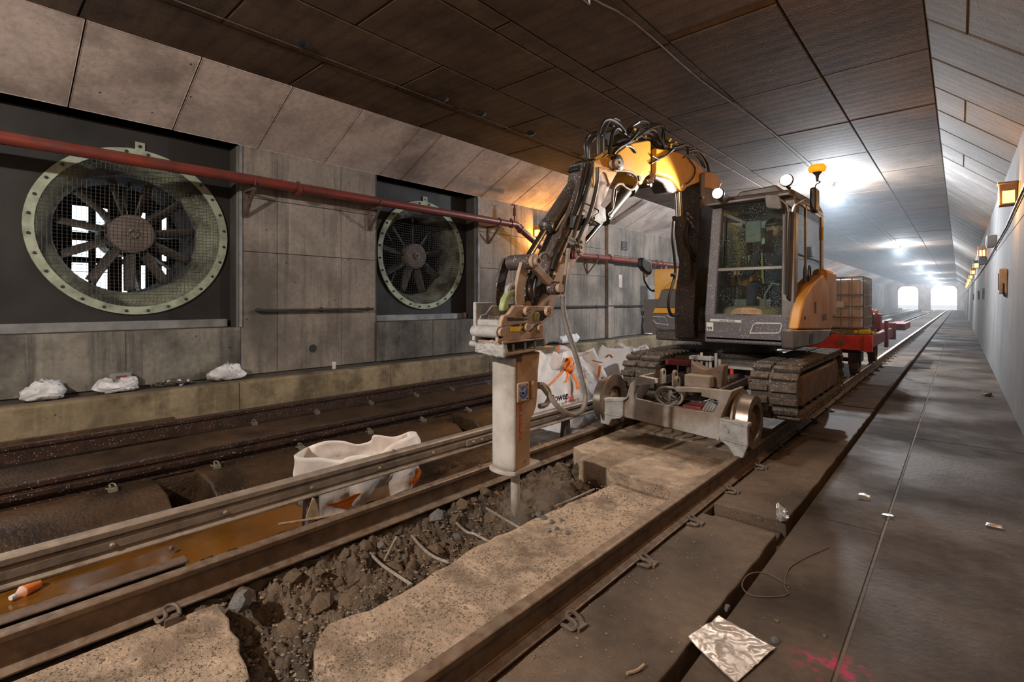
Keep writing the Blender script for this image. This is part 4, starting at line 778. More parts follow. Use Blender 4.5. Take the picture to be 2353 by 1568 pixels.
P = [PY(x, y, YB(x)) for x, y in cg((430, 510), (262, 850), (250, 960))]; MB().prism([P[0], P[1], P[2], P[2] + Vector((0, .34, 0)), P[0] + Vector((0, .34, 0))], (0.03, 0, 0)).build('end_plate', M['beamtan'], EX, bev=0.004)
P = [PX(x, y, -1.72) for x, y in cg((1350, 665), (1660, 530), (1660, 620), (1380, 760))]; MB().prism(P, (-0.03, 0, 0)).build('push_arm', M['boomdk'], EX, bev=0.004)
P = [PX(x, y, -2.50) for x, y in cg((610, 560), (900, 460), (900, 540), (640, 650))]; MB().prism(P, (-0.03, 0, 0)).build('push_arm', M['boomdk'], EX, bev=0.004)
hc = PY(1537, 911, 4.98)
for k in range(4):
    MB().tube([(hc.x + (.145 - .012 * k) * math.cos(a), hc.y + .05 * k, hc.z + (.095 - .008 * k) * math.sin(a)) for a in [q * math.pi / 16 for q in range(33)]], 0.013, 8, cap=False).build('coiled_hose', M['ghose'], EX)
for k in range(5): a = R.uniform(0, 6); MB().tube(smoothpath([hc + Vector((.1 * math.cos(a), .02 * k, .06 * math.sin(a))), hc + Vector((.0, .03, .02)), hc + Vector((.1 * math.cos(a + 2.6), .05, .07 * math.sin(a + 2.6)))], 5), 0.012, 6).build('coiled_hose', M['ghose'], EX)
bx = PY(1590, 940, 4.95); MB().box(bx.x - .1, bx.x + .09, bx.y, bx.y + .2, bx.z - .05, bx.z + .03).build('red_housing', M['dred'], EX, bev=0.01)
q = PY(1628, 935, 4.93); 
for k in range(5): MB().cyl(q + Vector((-.06 + .03 * k, 0, -.05)), q + Vector((-.02 + .02 * k, .08, .04 - .01 * k)), 0.013, n=8).build('fitting', M['galv'], EX)
for gx, gy, hgt in ((690, 520, .12), (825, 540, .12), (850, 590, .10), (972, 600, .09)):
    c = PY(*cg((gx, gy))[0], 5.05); m = MB(); A = [(c.x, c.y - .05, c.z - .07), (c.x, c.y + .06, c.z - .07)] + [(c.x, c.y + .005 + .055 * math.cos(a), c.z + hgt - .07 + .04 * math.sin(a)) for a in [q * math.pi / 8 for q in range(9)]]
    lgq = m.prism(A, (0.022, 0, 0)).build('lifting_eye', M['beamtan'], EX, bev=0.003); MB().cyl((c.x - .003, c.y + .005, c.z + hgt - .07), (c.x + .025, c.y + .005, c.z + hgt - .07), 0.018, n=12).build('bore', M['black'], lgq)
# saddle block
c = PY(*cg((1090, 560))[0], 5.0); MB().box(c.x - .13, c.x + .13, c.y - .02, c.y + .10, c.z - .07, c.z + .05).build('clamp_block', M['beamtan'], EX, bev=0.012)
c = PY(*cg((1190, 480))[0], 5.15); m = MB(); A = [(c.x - .17, c.y, c.z - .12), (c.x + .15, c.y, c.z - .14), (c.x + .17, c.y, c.z + .09)] + [(c.x + .12 - .26 * q / 6, c.y, c.z + .09 - .05 * math.sin(math.pi * q / 6)) for q in range(7)] + [(c.x - .16, c.y, c.z + .10)]
m.prism(A, (0, 0.16, 0)).build('boom_saddle', M['rustw'], EX, bev=0.008)
# wheels
def railwheel(x, y, sgn, face):   # tread outside, flange towards the track centre (sgn = +1 when centre is at +x)
    t = MB().lathe((x, y, 0.262), (sgn, 0, 0), [(-.075, .17), (-.075, .252), (.03, .262), (.045, .30), (.062, .305), (.072, .29), (.072, .17)], 48, close=True).build('rail_wheel', [M['steelw']][0], EX)
    MB().lathe((x, y, 0.262), (sgn, 0, 0), [(-.055, .0), (-.055, .09), (-.03, .10), (-.02, .172), (.03, .172), (.04, .09), (.07, .08), (.07, 0)], 32).build('wheel_disc', M['rustw'], t)
    for k in range(6): a = k * math.pi / 3; MB().cyl((x + sgn * .03, y + .125 * math.cos(a), .262 + .125 * math.sin(a)), (x + sgn * .05, y + .125 * math.cos(a), .262 + .125 * math.sin(a)), 0.014, n=6).build('wheel_nut', M['rustw'], t)
    return t
railwheel(-1.53, 5.12, -1, 0); railwheel(-3.07, 5.16, 1, 0); railwheel(-1.53, 8.55, -1, 0); railwheel(-3.07, 8.55, 1, 0)
MB().cyl((-2.98, 5.14, .262), (-1.62, 5.12, .262), .05, n=14).build('axle', M['boomdk'], EX); MB().cyl((-2.98, 8.55, .262), (-1.62, 8.55, .262), .05, n=14).box(-2.75, -1.85, 8.42, 8.68, .2, .5).build('axle', M['boomdk'], EX)
MB().lathe((-1.66, 5.12, 0.262), (-1, 0, 0), [(0, .11), (.05, .10), (.12, .07)], 24).build('hub_motor', M['dustgrey'], EX)
# rail guards / scrapers in front of the wheels
g1 = plY(cg((1345, 1000), (1650, 1085), (1655, 1300), (1600, 1440), (1510, 1425), (1430, 1300), (1345, 1240), (1335, 1200)), 4.80, 0.05, 'wheel_guard', M['dustgrey'], EX, bev=0.006)
plY(cg((1340, 985), (1655, 1060), (1655, 1100), (1345, 1010)), 4.79, 0.12, 'guard_flange', M['dustgrey'], g1); plY(cg((1335, 1195), (1640, 1290), (1650, 1310), (1345, 1225)), 4.78, 0.04, 'guard_rib', M['dustgrey'], g1)
for x, y in cg((1385, 1070), (1425, 1135)): b_ = PY(x, y, 4.79); MB().cyl(b_, b_ + Vector((0, .02, 0)), 0.018, n=6).build('bolt', M['dustgrey'], g1)
g2 = plY(cg((0, 780), (250, 790), (250, 960), (220, 990), (120, 1000), (90, 1065), (0, 1045), (-5, 900)), 4.93, 0.05, 'wheel_guard', M['dustgrey'], EX, bev=0.006)
plY(cg((-5, 760), (60, 765), (240, 770), (300, 740), (300, 760), (240, 800), (60, 800)), 4.92, 0.12, 'guard_flange', M['dustgrey'], g2); plY(cg((0, 915), (240, 955), (240, 975), (0, 940)), 4.92, 0.03, 'guard_rib', M['dustgrey'], g2)
# --- upper structure
def arc(cx, cy, r, a0, a1, n): return [(cx + r * math.cos(D2R(a0 + (a1 - a0) * k / n)), cy + r * math.sin(D2R(a0 + (a1 - a0) * k / n))) for k in range(n + 1)]
plan = [(-1.24, 6.35)] + [(-1.24, 7.45)] + arc(-2.22, 6.85, 1.16, 30, 150, 14) + [(-3.24, 6.35)]
MB().prism([(x, y, .99) for x, y in plan], (0, 0, .46)).build('counterweight', M['cabplain'], EX, bev=0.03)
plan2 = [(-1.30, 7.40)] + arc(-2.22, 6.82, 1.10, 32, 150, 14) + [(-3.16, 6.5), (-2.3, 6.6)]
MB().prism([(x, y, 1.45) for x, y in plan2], (0, 0, .42)).build('engine_hood', M['yellow'], EX, bev=0.05)
MB().box(-2.9, -1.32, 6.0, 7.5, 0.93, 1.05).build('base_deck', M['boomdk'], EX, bev=0.02)
YL = 6.32
plY([(1499, 720), (1566, 721), (1566, 767), (1507, 757), (1498, 743)], YL, 0.75, 'side_body_lower', M['cabgrey'], EX, bev=0.02)
plY([(1502, 757), (1566, 768), (1566, 784), (1517, 772)], YL + 0.02, 0.7, 'side_body_skirt', M['cabplain'], EX, bev=0.015)
plY([(1505, 708), (1566, 708), (1566, 721), (1500, 720)], YL, 0.75, 'side_body_band', M['yellow'], EX, bev=0.004)
plY([(1520, 666), (1566, 666), (1566, 708), (1505, 708)], YL + 0.004, 0.74, 'side_body_panel', M['cabplain'], EX, bev=0.01)
plY([(1521, 666), (1527, 657), (1540, 648), (1566, 642), (1566, 666)], YL, 0.75, 'side_body_top', M['yellow'], EX, bev=0.02)
def outline(px, Y, r, par, close=True, yoff=-0.006):
    P = [PY(x, y, Y) + Vector((0, yoff, 0)) for x, y in px]; P = P + [P[0]] if close else P; return MB().tube(P, r, 6).build('lamp_outline', M['signw'], par)
outline([(1500, 728), (1529, 729), (1536, 747), (1508, 743), (1501, 735)], YL, 0.006, EX, close=False); outline([(1533, 725), (1541, 729), (1558, 730)], YL, 0.005, EX, close=False)
# right rear ochre panel and skirt
Pn = [(1835, 757), (1842, 715), (1850, 684), (1864, 658), (1880, 641), (1892, 632), (1901, 646), (1909, 672), (1913, 705), (1914, 740), (1912, 757)]
sp = plX(Pn, -1.19, 0.10, 'engine_side_panel', M['ochre'], EX, bev=0.018)
plX([(1873, 694), (1876, 694), (1876, 720), (1873, 720)], -1.186, 0.01, 'panel_latch', M['black'], sp, bev=0); plX([(1849, 728), (1852, 727), (1852, 735), (1849, 735)], -1.186, 0.01, 'panel_mark', M['black'], sp, bev=0)
for k in range(3): plX([(1891, 724 + 5 * k), (1900, 722 + 5 * k), (1900, 725 + 5 * k), (1891, 727 + 5 * k)], -1.186, 0.01, 'panel_mark', M['black'], sp, bev=0)
plX([(1824, 758), (1912, 757), (1906, 774), (1886, 792), (1850, 799), (1826, 803)], -1.20, 0.12, 'rear_skirt', M['cabplain'], EX, bev=0.02)
plX([(1862, 768), (1870, 767), (1868, 790), (1860, 790)], -1.196, 0.01, 'skirt_slot', M['black'], EX, bev=0)
MB().prism([(-1.30, 7.05, 1.2), (-1.20, 7.05, 1.2), (-1.20, 7.75, 1.2), (-1.5, 7.9, 1.2), (-2.0, 7.9, 1.2), (-2.0, 7.3, 1.2)], (0, 0, 0.62)).build('rear_hood', M['ochre'], EX, bev=0.05)
# --- cab
CF, CR, CLX, CRX = 5.80, 7.28, -2.20, -1.27; ZB, ZG, ZT = 0.97, 1.25, 2.50
CAB = MB().box(CLX, CRX, CF, CR, ZB - 0.02, ZB + 0.06).build('cab', M['cabgrey'], EX, bev=0.02)
def lean(z): return CF + 0.10 * max(0, (z - 1.25) / 1.3)
def fr(p): return Vector((p[0], lean(p[2]), p[2]))
lower = MB().prism([(CLX, CF, ZB), (CRX - .03, CF, ZB), (CRX, CF + .03, ZB), (CRX, CF + .2, ZB), (CLX, CF + .2, ZB)], (0, 0, ZG - ZB + .03)).build('front_panel', M['cabgrey'], CAB, bev=0.025)
def pillar(x0, x1, y0, y1, xt=0.0, nm='cab_pillar', mt='cabgrey', zt=ZT):
    a = [(x0, y0, ZG), (x1, y0, ZG), (x1, y1, ZG), (x0, y1, ZG)]; b = [(x0 + xt, lean(zt) - CF + y0 if y0 < 6.2 else y0, zt), (x1 + xt, lean(zt) - CF + y0 if y0 < 6.2 else y0, zt), (x1 + xt, lean(zt) - CF + y1 if y0 < 6.2 else y1, zt), (x0 + xt, lean(zt) - CF + y1 if y0 < 6.2 else y1, zt)]
    m = MB(); m.add(a + b, [(3, 2, 1, 0), (4, 5, 6, 7), (0, 1, 5, 4), (1, 2, 6, 5), (2, 3, 7, 6), (3, 0, 4, 7)]); return m.build(nm, M[mt], CAB, bev=0.012)
pillar(CLX, CLX + .115, CF, CF + .10, 0.05); pillar(CRX - .13, CRX, CF, CF + .12, -0.01, mt='cabplain'); pillar(CRX - .05, CRX, CR - .14, CR, 0, mt='cabplain'); pillar(CLX, CLX + .05, CR - .10, CR, .02, mt='cabplain')
pillar(CRX - .045, CRX, 6.30, 6.36, 0, nm='door_post', mt='cabplain')
# front glass: upper and lower sheet, bar between
def glassq(P, nm='glass_pane'): m = MB().add(P, [(0, 1, 2, 3)]); o = m.build(nm, M['glass'], CAB, flat=True); sd = o.modifiers.new('thickness', 'SOLIDIFY'); sd.thickness = 0.006; return o
gx0, gx1 = CLX + .10, CRX - .12
glassq([fr((gx0, 0, 1.80)) + Vector((0, .03, 0)), fr((gx1, 0, 1.80)) + Vector((0, .03, 0)), fr((gx1, 0, ZT)) + Vector((0, .03, 0)), fr((gx0 + .05, 0, ZT)) + Vector((0, .03, 0))])
glassq([fr((gx0, 0, ZG)) + Vector((0, .03, 0)), fr((gx1, 0, ZG)) + Vector((0, .03, 0)), fr((gx1, 0, 1.78)) + Vector((0, .03, 0)), fr((gx0, 0, 1.78)) + Vector((0, .03, 0))])
MB().box(gx0, gx1, lean(1.78) + .015, lean(1.78) + .05, 1.765, 1.80).build('glass_bar', M['galv'], CAB, bev=0.006)
glassq([(CRX - .01, CF + .12, 1.30), (CRX - .01, CR - .13, 1.30), (CRX - .01, CR - .13, ZT - .03), (CRX - .01, CF + .20, ZT - .03)])
glassq([(CLX + .01, CF + .12, 1.30), (CLX + .01, CR - .1, 1.30), (CLX + .03, CR - .1, ZT - .03), (CLX + .05, CF + .2, ZT - .03)])
glassq([(CLX + .05, CR - .02, 1.75), (CRX - .05, CR - .02, 1.75), (CRX - .05, CR - .02, ZT - .05), (CLX + .05, CR - .02, ZT - .05)])
MB().box(CRX - .04, CRX, CF + .15, CR - .1, ZT - .05, ZT).build('door_head', M['cabplain'], CAB, bev=0.012); MB().box(CRX - .045, CRX, CF + .1, CR, 1.0, 1.30).build('door_panel', M['cabplain'], CAB, bev=0.012)
MB().box(CLX, CLX + .04, CF + .1, CR, 1.0, 1.30).build('left_side_panel', M['cabplain'], CAB, bev=0.012); MB().box(CLX, CRX, CR - .05, CR, 1.0, 1.75).build('rear_panel', M['inter'], CAB, bev=0.01)
MB().box(CRX - .07, CRX - .0, CF - .008, CF + .02, ZB, ZG).build('corner_trim', M['cabplain'], CAB, bev=0.006)
# roof
zf = 2.50
roof = [(CLX + .04, CF + .10), (CRX, CF + .11), (CRX + .01, CR + .02), (CLX + .02, CR + .02)]
m = MB(); lo = [(x, y, zf) for x, y in roof]; hi = [(x + (.05 if x < -2 else -.06), y + (.08 if y < 6.5 else -.08), zf + .13 + (.03 if y > 6.5 else 0)) for x, y in roof]; m.add(lo + hi, [(3, 2, 1, 0), (4, 5, 6, 7), (0, 1, 5, 4), (1, 2, 6, 5), (2, 3, 7, 6), (3, 0, 4, 7)])
m.build('roof', M['cabplain'], CAB, bev=0.03, seg=3)
MB().prism([(CLX + .22, 6.1, zf + .12), (CLX + .30, 6.1, zf + .20), (CRX - .25, 6.1, zf + .22), (CRX - .18, 6.1, zf + .12)], (0, .8, 0)).build('roof_hatch', M['cabplain'], CAB, bev=0.02)
MB().prism([(CLX + .03, CF - .02, zf + .015), (CRX - .05, CF - .0, zf + .03), (CRX - .05, CF - .0, zf + .06), (CLX + .03, CF - .02, zf + .045)], (0, .16, 0)).build('sun_visor', M['cabplain'], CAB, bev=0.006)
for x, y, z in ((-1.985, 5.60, 2.61), (-1.32, 5.66, 2.66)):
    wl_ = MB().lathe((x, y + .03, z), (0, 1, -0.0), [(-.02, .062), (.0, .066), (.05, .055), (.08, .03)], 20).box(x - .012, x + .012, y + .06, y + .16, z - .07, z - .05).build('work_light', M['dark'], CAB); MB().lathe((x, y + .012, z), (0, -1, 0), [(0, .058), (.008, .05), (.012, 0)], 20).build('lens', M['lampw'], CAB)
bc = PY(1878, 392, 6.75); 
bs = MB().lathe((bc.x, bc.y, bc.z - .03), (0, 0, 1), [(-.10, .012), (-.03, .02), (0, .045), (.01, .05)], 16).tube(smoothpath([(bc.x, bc.y, bc.z - .12), (bc.x + .03, bc.y, bc.z - .14), (bc.x - .02, bc.y, bc.z - .18), (bc.x, bc.y, zf + .13)], 5), .008, 6).build('beacon', M['dark'], CAB)
MB().lathe((bc.x, bc.y, bc.z - .02), (0, 0, 1), [(0, .05), (.01, .085), (.05, .095), (.085, .07), (.10, 0)], 20).build('beacon_lens', M['beacon'], CAB)
# grab rail, hinge, door handle, wiper
hr_ = [(CRX - .04, lean(2.4) - .03, 2.36), (CRX - .045, lean(2.3) - .06, 2.30), (CRX - .05, CF - .03, 1.9), (CRX - .055, CF - .045, 1.55), (CRX - .055, CF - .04, 1.46), (CRX - .05, CF, 1.44)]
MB().tube(smoothpath(hr_, 4), 0.014, 8).build('grab_rail', M['hose'], CAB); MB().tube([(CRX - .1, lean(2.4) - .01, 2.44), (CRX - .095, CF - .012, 1.5)], 0.010, 8).build('grab_rail', M['cabplain'], CAB)
MB().tube([(CRX + .012, 6.42 + .055 * math.cos(a), 1.72 + .10 * math.sin(a)) for a in [k * math.pi / 10 for k in range(21)]], 0.009, 6, cap=False).build('door_handle', M['hose'], CAB)
MB().tube([(-2.02, lean(1.9) + .01, 1.84), (-1.99, lean(2.4) + .01, 2.42)], 0.008, 6).build('wiper', M['black'], CAB)
m_ = MB().prism([PY(x, y, 5.72) for x, y in ck((1000, 420), (1020, 402), (1190, 402), (1215, 440), (1245, 590), (1210, 612), (1060, 600), (1022, 580))], (0, .05, 0)).build('mirror', M['cabplain'], CAB, bev=0.015)
MB().tube(smoothpath([PY(x, y, 5.74) for x, y in ck((1180, 450), (1260, 500), (1320, 560), (1335, 650))], 4), 0.010, 7).build('mirror_arm', M['cabplain'], CAB)
c = PX(1868, 462, -1.20); MB().box(c.x - .01, c.x + .05, c.y - .12, c.y + .08, c.z - .13, c.z + .13).build('mirror', M['black'], CAB, bev=0.02); MB().tube(smoothpath([PX(x, y, -1.22) for x, y in ck((1580, 460), (1500, 500), (1420, 560), (1390, 650))], 4), 0.009, 7).build('mirror_arm', M['cabplain'], CAB)
MB().box(CRX - .0, CRX + .012, CR - .10, CR - .07, 2.18, 2.34).build('side_marker', M['ylab'], CAB)
# front panel stickers
yf = CF - .004
def fx(px): return PY(px, 740, CF).x
def fz(px, py): return PY(px, py, CF).z
o = MB().prism([PY(x, y, yf) for x, y in ((1632, 733), (1703, 736), (1703, 742), (1631, 738.5))], (0, .003, 0)).build('name_strip', M['signw'], CAB)
text('AEON 74.402', 0.030, M['black'], CAB, (fx(1653), yf - .002, fz(1660, 739.5)), (1, 0, -.004), (0, 0, 1), name='lettering')
MB().prism([PY(x, y, yf) for x, y in ((1623, 741), (1639, 741.5), (1639, 761), (1623.5, 760))], (0, .003, 0)).build('noise_sticker', M['signw'], CAB)
text('99', 0.055, M['black'], CAB, (fx(1625.5), yf - .002, fz(1630, 758.6)), (1, 0, 0), (0, 0, 1), bold=.001)
outline([(1724, 766), (1731, 747), (1737, 743), (1794, 744), (1797, 747), (1793, 762), (1789, 766)], CF, 0.007, CAB)
lx = PX(1487, 612, -3.15); hd = MB().prism([PX(x, y, -3.15) for x, y in ((1475, 598), (1476, 592), (1483, 593), (1496, 600), (1499, 610), (1499, 628), (1496, 632), (1490, 629), (1481, 622), (1475, 613))], (-0.07, 0, 0)).build('left_mirror', M['black'], EX, bev=0.02)
MB().tube(smoothpath([PX(x, y, -3.18) for x, y in ((1479, 620), (1480, 640), (1483, 650), (1495, 667), (1507, 668), (1522, 669))], 4), [0.012] * 12 + [0.013, .014, .016, .02, .024, .03, .034, .036, .036], 8).build('mirror_arm', M['black'], EX)
# --- cab interior
MB().box(-2.0, -1.5, 6.45, 6.98, 1.28, 1.42).box(-1.99, -1.51, 6.95, 7.08, 1.40, 2.15).box(-1.88, -1.62, 6.97, 7.06, 2.12, 2.38).build('operator_seat', M['seat'], CAB, bev=0.04)
MB().box(-2.16, -2.0, 6.4, 7.0, 1.25, 1.62).box(-1.5, -1.34, 6.4, 7.0, 1.25, 1.58).build('console', M['black'], CAB, bev=0.03)
MB().lathe((-1.75, 6.12, 1.28), (0, 0, 1), [(0, .33), (.05, .32), (.08, .27), (.09, .1)], 28).build('floor_mat', M['wood'], CAB)
for x in (-2.06, -1.44): MB().tube([(x, 6.5, 1.6), (x, 6.42, 1.78)], [0.012, 0.02], 8).build('joystick', M['black'], CAB)
sc = PY(1732, 532, 6.25); MB().box(sc.x - .085, sc.x + .085, 6.22, 6.25, sc.z - .13, sc.z + .12).build('monitor', M['inter'], CAB, bev=0.008)
sc = PY(1704, 545, 6.9); MB().box(sc.x - .05, sc.x + .05, 7.18, 7.2, sc.z - .22, sc.z + .18).build('red_label', M['dred'], CAB)
pp = MB().box(CLX + .08, CLX + .30, 7.20, 7.205, 1.80, 2.40).build('lit_view_sheet', M['litview'], CAB); p2 = MB().box(CLX + .055, CLX + .058, 6.40, 7.16, 1.80, 2.40).build('lit_view_sheet', M['litview'], CAB)  # pale sheets added for the lit tunnel wall seen through these windows
for k in range(8): MB().box(CLX + .10, CLX + .10 + R.uniform(.08, .17), 7.196, 7.199, 1.86 + .06 * k, 1.866 + .06 * k).build('text_line', M['cabplain'], pp); MB().box(CLX + .0585, CLX + .0595, 6.5, 6.5 + R.uniform(.2, .6), 1.86 + .06 * k, 1.866 + .06 * k).build('text_line', M['cabplain'], p2)
for k in range(7): MB().box(CLX + .10, CLX + .36, 7.196, 7.2, 1.78 + .075 * k, 1.785 + .075 * k).build('text_line', M['cabplain'], CAB) if False else None
MB().tube([(-1.62, 6.0, 1.3), (-1.60, 5.98, 1.50), (-1.52, 5.96, 1.62), (-1.45, 5.96, 1.60)], 0.012, 8).build('pedal_lever', M['galv'], CAB)
# --- boom: lower dark part, upper yellow part
XF, BW = -2.36, 0.24
BL = plX(ca((1345, 420), (1365, 385), (1400, 380), (1460, 430), (1444, 480), (1420, 700), (1400, 900), (1388, 1200), (1388, 1320), (1312, 1320), (1308, 1200), (1312, 1060), (1325, 960), (1340, 800), (1348, 560)), XF, BW, 'boom_lower', M['boomdk'], EX, bev=0.012)
plX(ca((1365, 385), (1385, 378), (1420, 385), (1462, 425), (1466, 445), (1452, 480), (1368, 470)), XF + .012, BW + .024, 'boom_cap', M['yellow'], BL, bev=0.012)
plX(ca((1350, 395), (1362, 385), (1372, 388), (1368, 520), (1358, 535), (1350, 520)), XF + .02, 0.02, 'side_plate', M['cabplain'], BL, bev=0.004)
cc_ = PY(1655, 770, 6.1); MB().lathe((-2.42, 6.16, 1.06), (0, 0, 1), [(-.1, .15), (.22, .15), (.30, .10)], 28).build('swing_post', M['boomdk'], BL)
BU = plX(cb((1070, 480), (1300, 520), (1480, 575), (1600, 650), (1700, 750), (1745, 820), (1700, 880), (1680, 960), (1560, 1000), (1500, 1030), (1462, 1078), (1432, 1085), (1405, 1062), (1350, 970), (1290, 905), (1200, 870), (1070, 835)), XF, BW, 'boom_upper', M['yellow'], EX, bev=0.014)
plX(cb((500, 590), (560, 530), (640, 470), (760, 410), (960, 375), (985, 385), (1000, 405), (1000, 835), (930, 890), (900, 935), (878, 985), (855, 998), (835, 985), (800, 915), (770, 850), (700, 815), (560, 790), (500, 770), (470, 700)), XF + .006, BW + .012, 'boom_head', M['yellow'], BU, bev=0.01)
plX(cb((985, 405), (1080, 480), (1080, 840), (985, 830)), XF - .05, BW - .10, 'fold_joint', M['black'], BU, bev=0.004)
pin(cb((572, 690))[0], XF + .075, 0.040, .14, 'pivot_pin', M['armtan'], BU, 24); pin(cb((572, 690))[0], XF + .03, 0.078, .06, 'pivot_ring', M['dark'], BU, 28); pin(cb((577, 682))[0], XF + .085, 0.014, .02, 'grease_cap', M['dark'], BU)
for p_ in cb((848, 902), (1440, 1010)): pin(p_, XF + .022, 0.026, .03, 'pin_cover', M['dark'] if p_[0] < 1500 else M['armtan'], BU)
hoseX(cb((1450, 620), (1500, 600), (1560, 680), (1610, 760), (1600, 860), (1540, 950), (1490, 985)), XF + .014, 0.008, BU, 'steel_line')
hoseX(cb((500, 800), (620, 800), (720, 820), (790, 880), (800, 960), (770, 1030), (720, 1065), (660, 1040), (580, 985), (520, 1000), (475, 1090), (460, 1310)), XF + .02, 0.011, BU, 'steel_line', M['armtan'])
plX(cb((1060, 850), (1200, 880), (1300, 920), (1350, 990), (1395, 1075), (1320, 1110), (1240, 1090), (1180, 970), (1060, 910)), XF - .03, BW - .06, 'boom_underside_link', M['boomdk'], BU, bev=0.02)
for p_ in cb((960, 960), (1000, 980)): pin(p_, XF - .01, 0.035, .16, 'link_roller', M['boomdk'], BU)
q_ = MB(); 
for p_ in cb((1020, 850), (1035, 880), (1000, 920), (990, 960)): c = PX(p_[0], p_[1], XF + .01); q_.lathe(c, (1, .3, .2), [(-.03, .014), (.02, .014), (.03, .008)], 8)
q_.build('fittings', M['armtan'], BU)
# lift cylinder
A0, A1, A2 = PX(*ca((1218, 495))[0], -2.47), PX(*ca((1226, 632))[0], -2.47), PX(*ca((1300, 1190))[0], -2.47)
lc = MB().cyl(A1, A1 + (A2 - A1) * 0.38, .078, .075, 28).build('lift_cylinder', M['cyl'], EX); MB().tube([A1 + (A2 - A1) * .37, A1 + (A2 - A1) * .7, A2], [.070, .060, .055], 20).build('cylinder_foot', M['cyl'], lc)
MB().cyl(A0, A1, .042, n=24).build('cylinder_rod', M['chrome'], lc); MB().lathe(A1, A2 - A1, [(-.01, .05), (-.01, .082), (.05, .082)], 24).build('cylinder_gland', M['cyl'], lc)
for pts, r in ((ca((1195, 660), (1190, 760), (1200, 860), (1205, 950), (1185, 1030), (1168, 1100), (1170, 1160), (1190, 1190), (1225, 1185)), .017), (ca((1280, 640), (1262, 700), (1262, 760), (1290, 850), (1325, 900)), .012), (ca((1295, 640), (1285, 700), (1275, 760), (1300, 830), (1330, 880)), .012)):
    hoseX(pts, -2.40, r, lc)
q_ = MB()
for x, y in ca((1270, 610), (1290, 630), (1288, 660), (1270, 640), (1298, 680)): q_.cyl(PX(x, y, -2.40), PX(x + 4, y + 6, -2.38), .016, n=8)
q_.build('fittings', M['galv'], lc); pin(ca((1205, 960))[0], -2.38, .02, .05, 'hose_clamp', M['dark'], lc)
# --- arm
XA, AW = -2.39, 0.20
ARM = plX([(1366, 371), (1385, 362), (1402, 362), (1418, 397), (1405, 421), (1393, 452), (1375, 482), (1356, 513), (1347, 541), (1345, 560), (1340, 582), (1326, 597), (1308, 632), (1288, 668), (1271, 704), (1236, 704), (1262, 665), (1278, 630), (1288, 598), (1303, 560), (1316, 530), (1326, 495), (1344, 455), (1360, 420)], XA, AW, 'arm', M['armtan'], EX, bev=0.008)
plX([(1366, 371), (1385, 362), (1402, 362), (1418, 397), (1405, 421), (1400, 424), (1397, 413), (1392, 399), (1386, 395), (1379, 402), (1372, 425), (1366, 432), (1362, 405)], XA + .012, AW + .024, 'arm_head', M['yellow'], ARM, bev=0.006)
plX([(1368, 388), (1376, 372), (1392, 368), (1402, 378), (1402, 395), (1390, 392), (1380, 393)], XA + .02, .02, 'cast_shadow_plate', M['cabplain'], ARM, bev=.003) if False else None
plX([(1340, 372), (1362, 372), (1357, 410), (1342, 450), (1326, 492), (1312, 535), (1296, 560), (1282, 598), (1270, 640), (1262, 655), (1255, 640), (1262, 592), (1285, 540), (1312, 480), (1332, 425)], XA - .03, AW - .06, 'hose_rail', M['boomdk'], ARM, bev=0.008)
plX([(1317, 497), (1336, 493), (1356, 496), (1350, 518), (1332, 530), (1314, 524)], XA + .014, .03, 'valve_plate', M['black'], ARM, bev=0.004)
pin((1336, 573), XA + .03, .052, .05, 'arm_pivot_boss', M['armtan'], ARM, 28); pin((1337, 572), XA + .05, .034, .03, 'arm_pivot_pin', M['armtan'], ARM, 20)
pin((1324, 588), XA + .06, .026, .05, 'red_cap', M['dred'], ARM, 16)
q_ = MB()
for x, y in ((1313, 549), (1318, 556), (1324, 561), (1322, 571), (1330, 565), (1311, 558), (1351, 509), (1358, 504), (1362, 513), (1330, 553)): q_.lathe(PX(x, y, XA + .03), (.6, .5, -.5), [(-.03, .012), (.01, .015), (.02, .015), (.035, .009)], 8)
q_.build('fittings', M['galv'], ARM)
# arm cylinder (rear) and bucket cylinder (front)
A0, A1, A2 = PX(1447, 430, -2.50), PX(1389, 503, -2.50), PX(1343, 558, -2.50)
acy = MB().cyl(A0, A1, .058, n=24).lathe(A0, A1 - A0, [(-.08, .03), (-.02, .085), (.06, .085), (.08, .06)], 20).lathe(A1, A0 - A1, [(-.02, .066), (.06, .066)], 20).build('arm_cylinder', M['cyl'], EX); MB().cyl(A1, A2, .024, n=16).build('cylinder_rod', M['chrome'], acy)
MB().prism([PX(x, y, -2.42) for x, y in ((1366, 486), (1378, 470), (1392, 480), (1394, 508), (1380, 517), (1366, 508))], (-.14, 0, 0)).build('cylinder_bracket', M['black'], acy, bev=.006)
hoseX([(1411, 424), (1416, 432), (1408, 478), (1396, 492), (1402, 500)], -2.42, .009, acy); hoseX(cq((1140, 470), (1180, 420), (1240, 410), (1290, 470), (1350, 500), (1410, 490), (1450, 420), (1420, 320), (1300, 255)), -2.38, .011, acy, 'steel_line', M['armtan'])
A0, A1, A2 = PX(*cv(1060, 240, 4.3556)((1205, 690))[0], -2.52), PX(*cv(1060, 240, 4.3556)((845, 1240))[0], -2.52), PX(1214, 590, -2.52)
bcy = MB().cyl(A0, A1, .058, n=26).lathe(A0, A1 - A0, [(-.08, .02), (-.04, .05), (.0, .06)], 20).build('bucket_cylinder', M['cyl'], EX); MB().cyl(A1, A2, .026, n=18).build('cylinder_rod', M['chrome'], bcy)
MB().lathe(A1, A2 - A1, [(-.05, .064), (0, .066), (.02, .05)], 24).build('cylinder_gland', M['cyl'], bcy)
MB().tube([A0 + Vector((.06, .05, -.02)), A1 + Vector((.06, .05, -.02))], .011, 7).build('steel_line', M['armtan'], bcy)
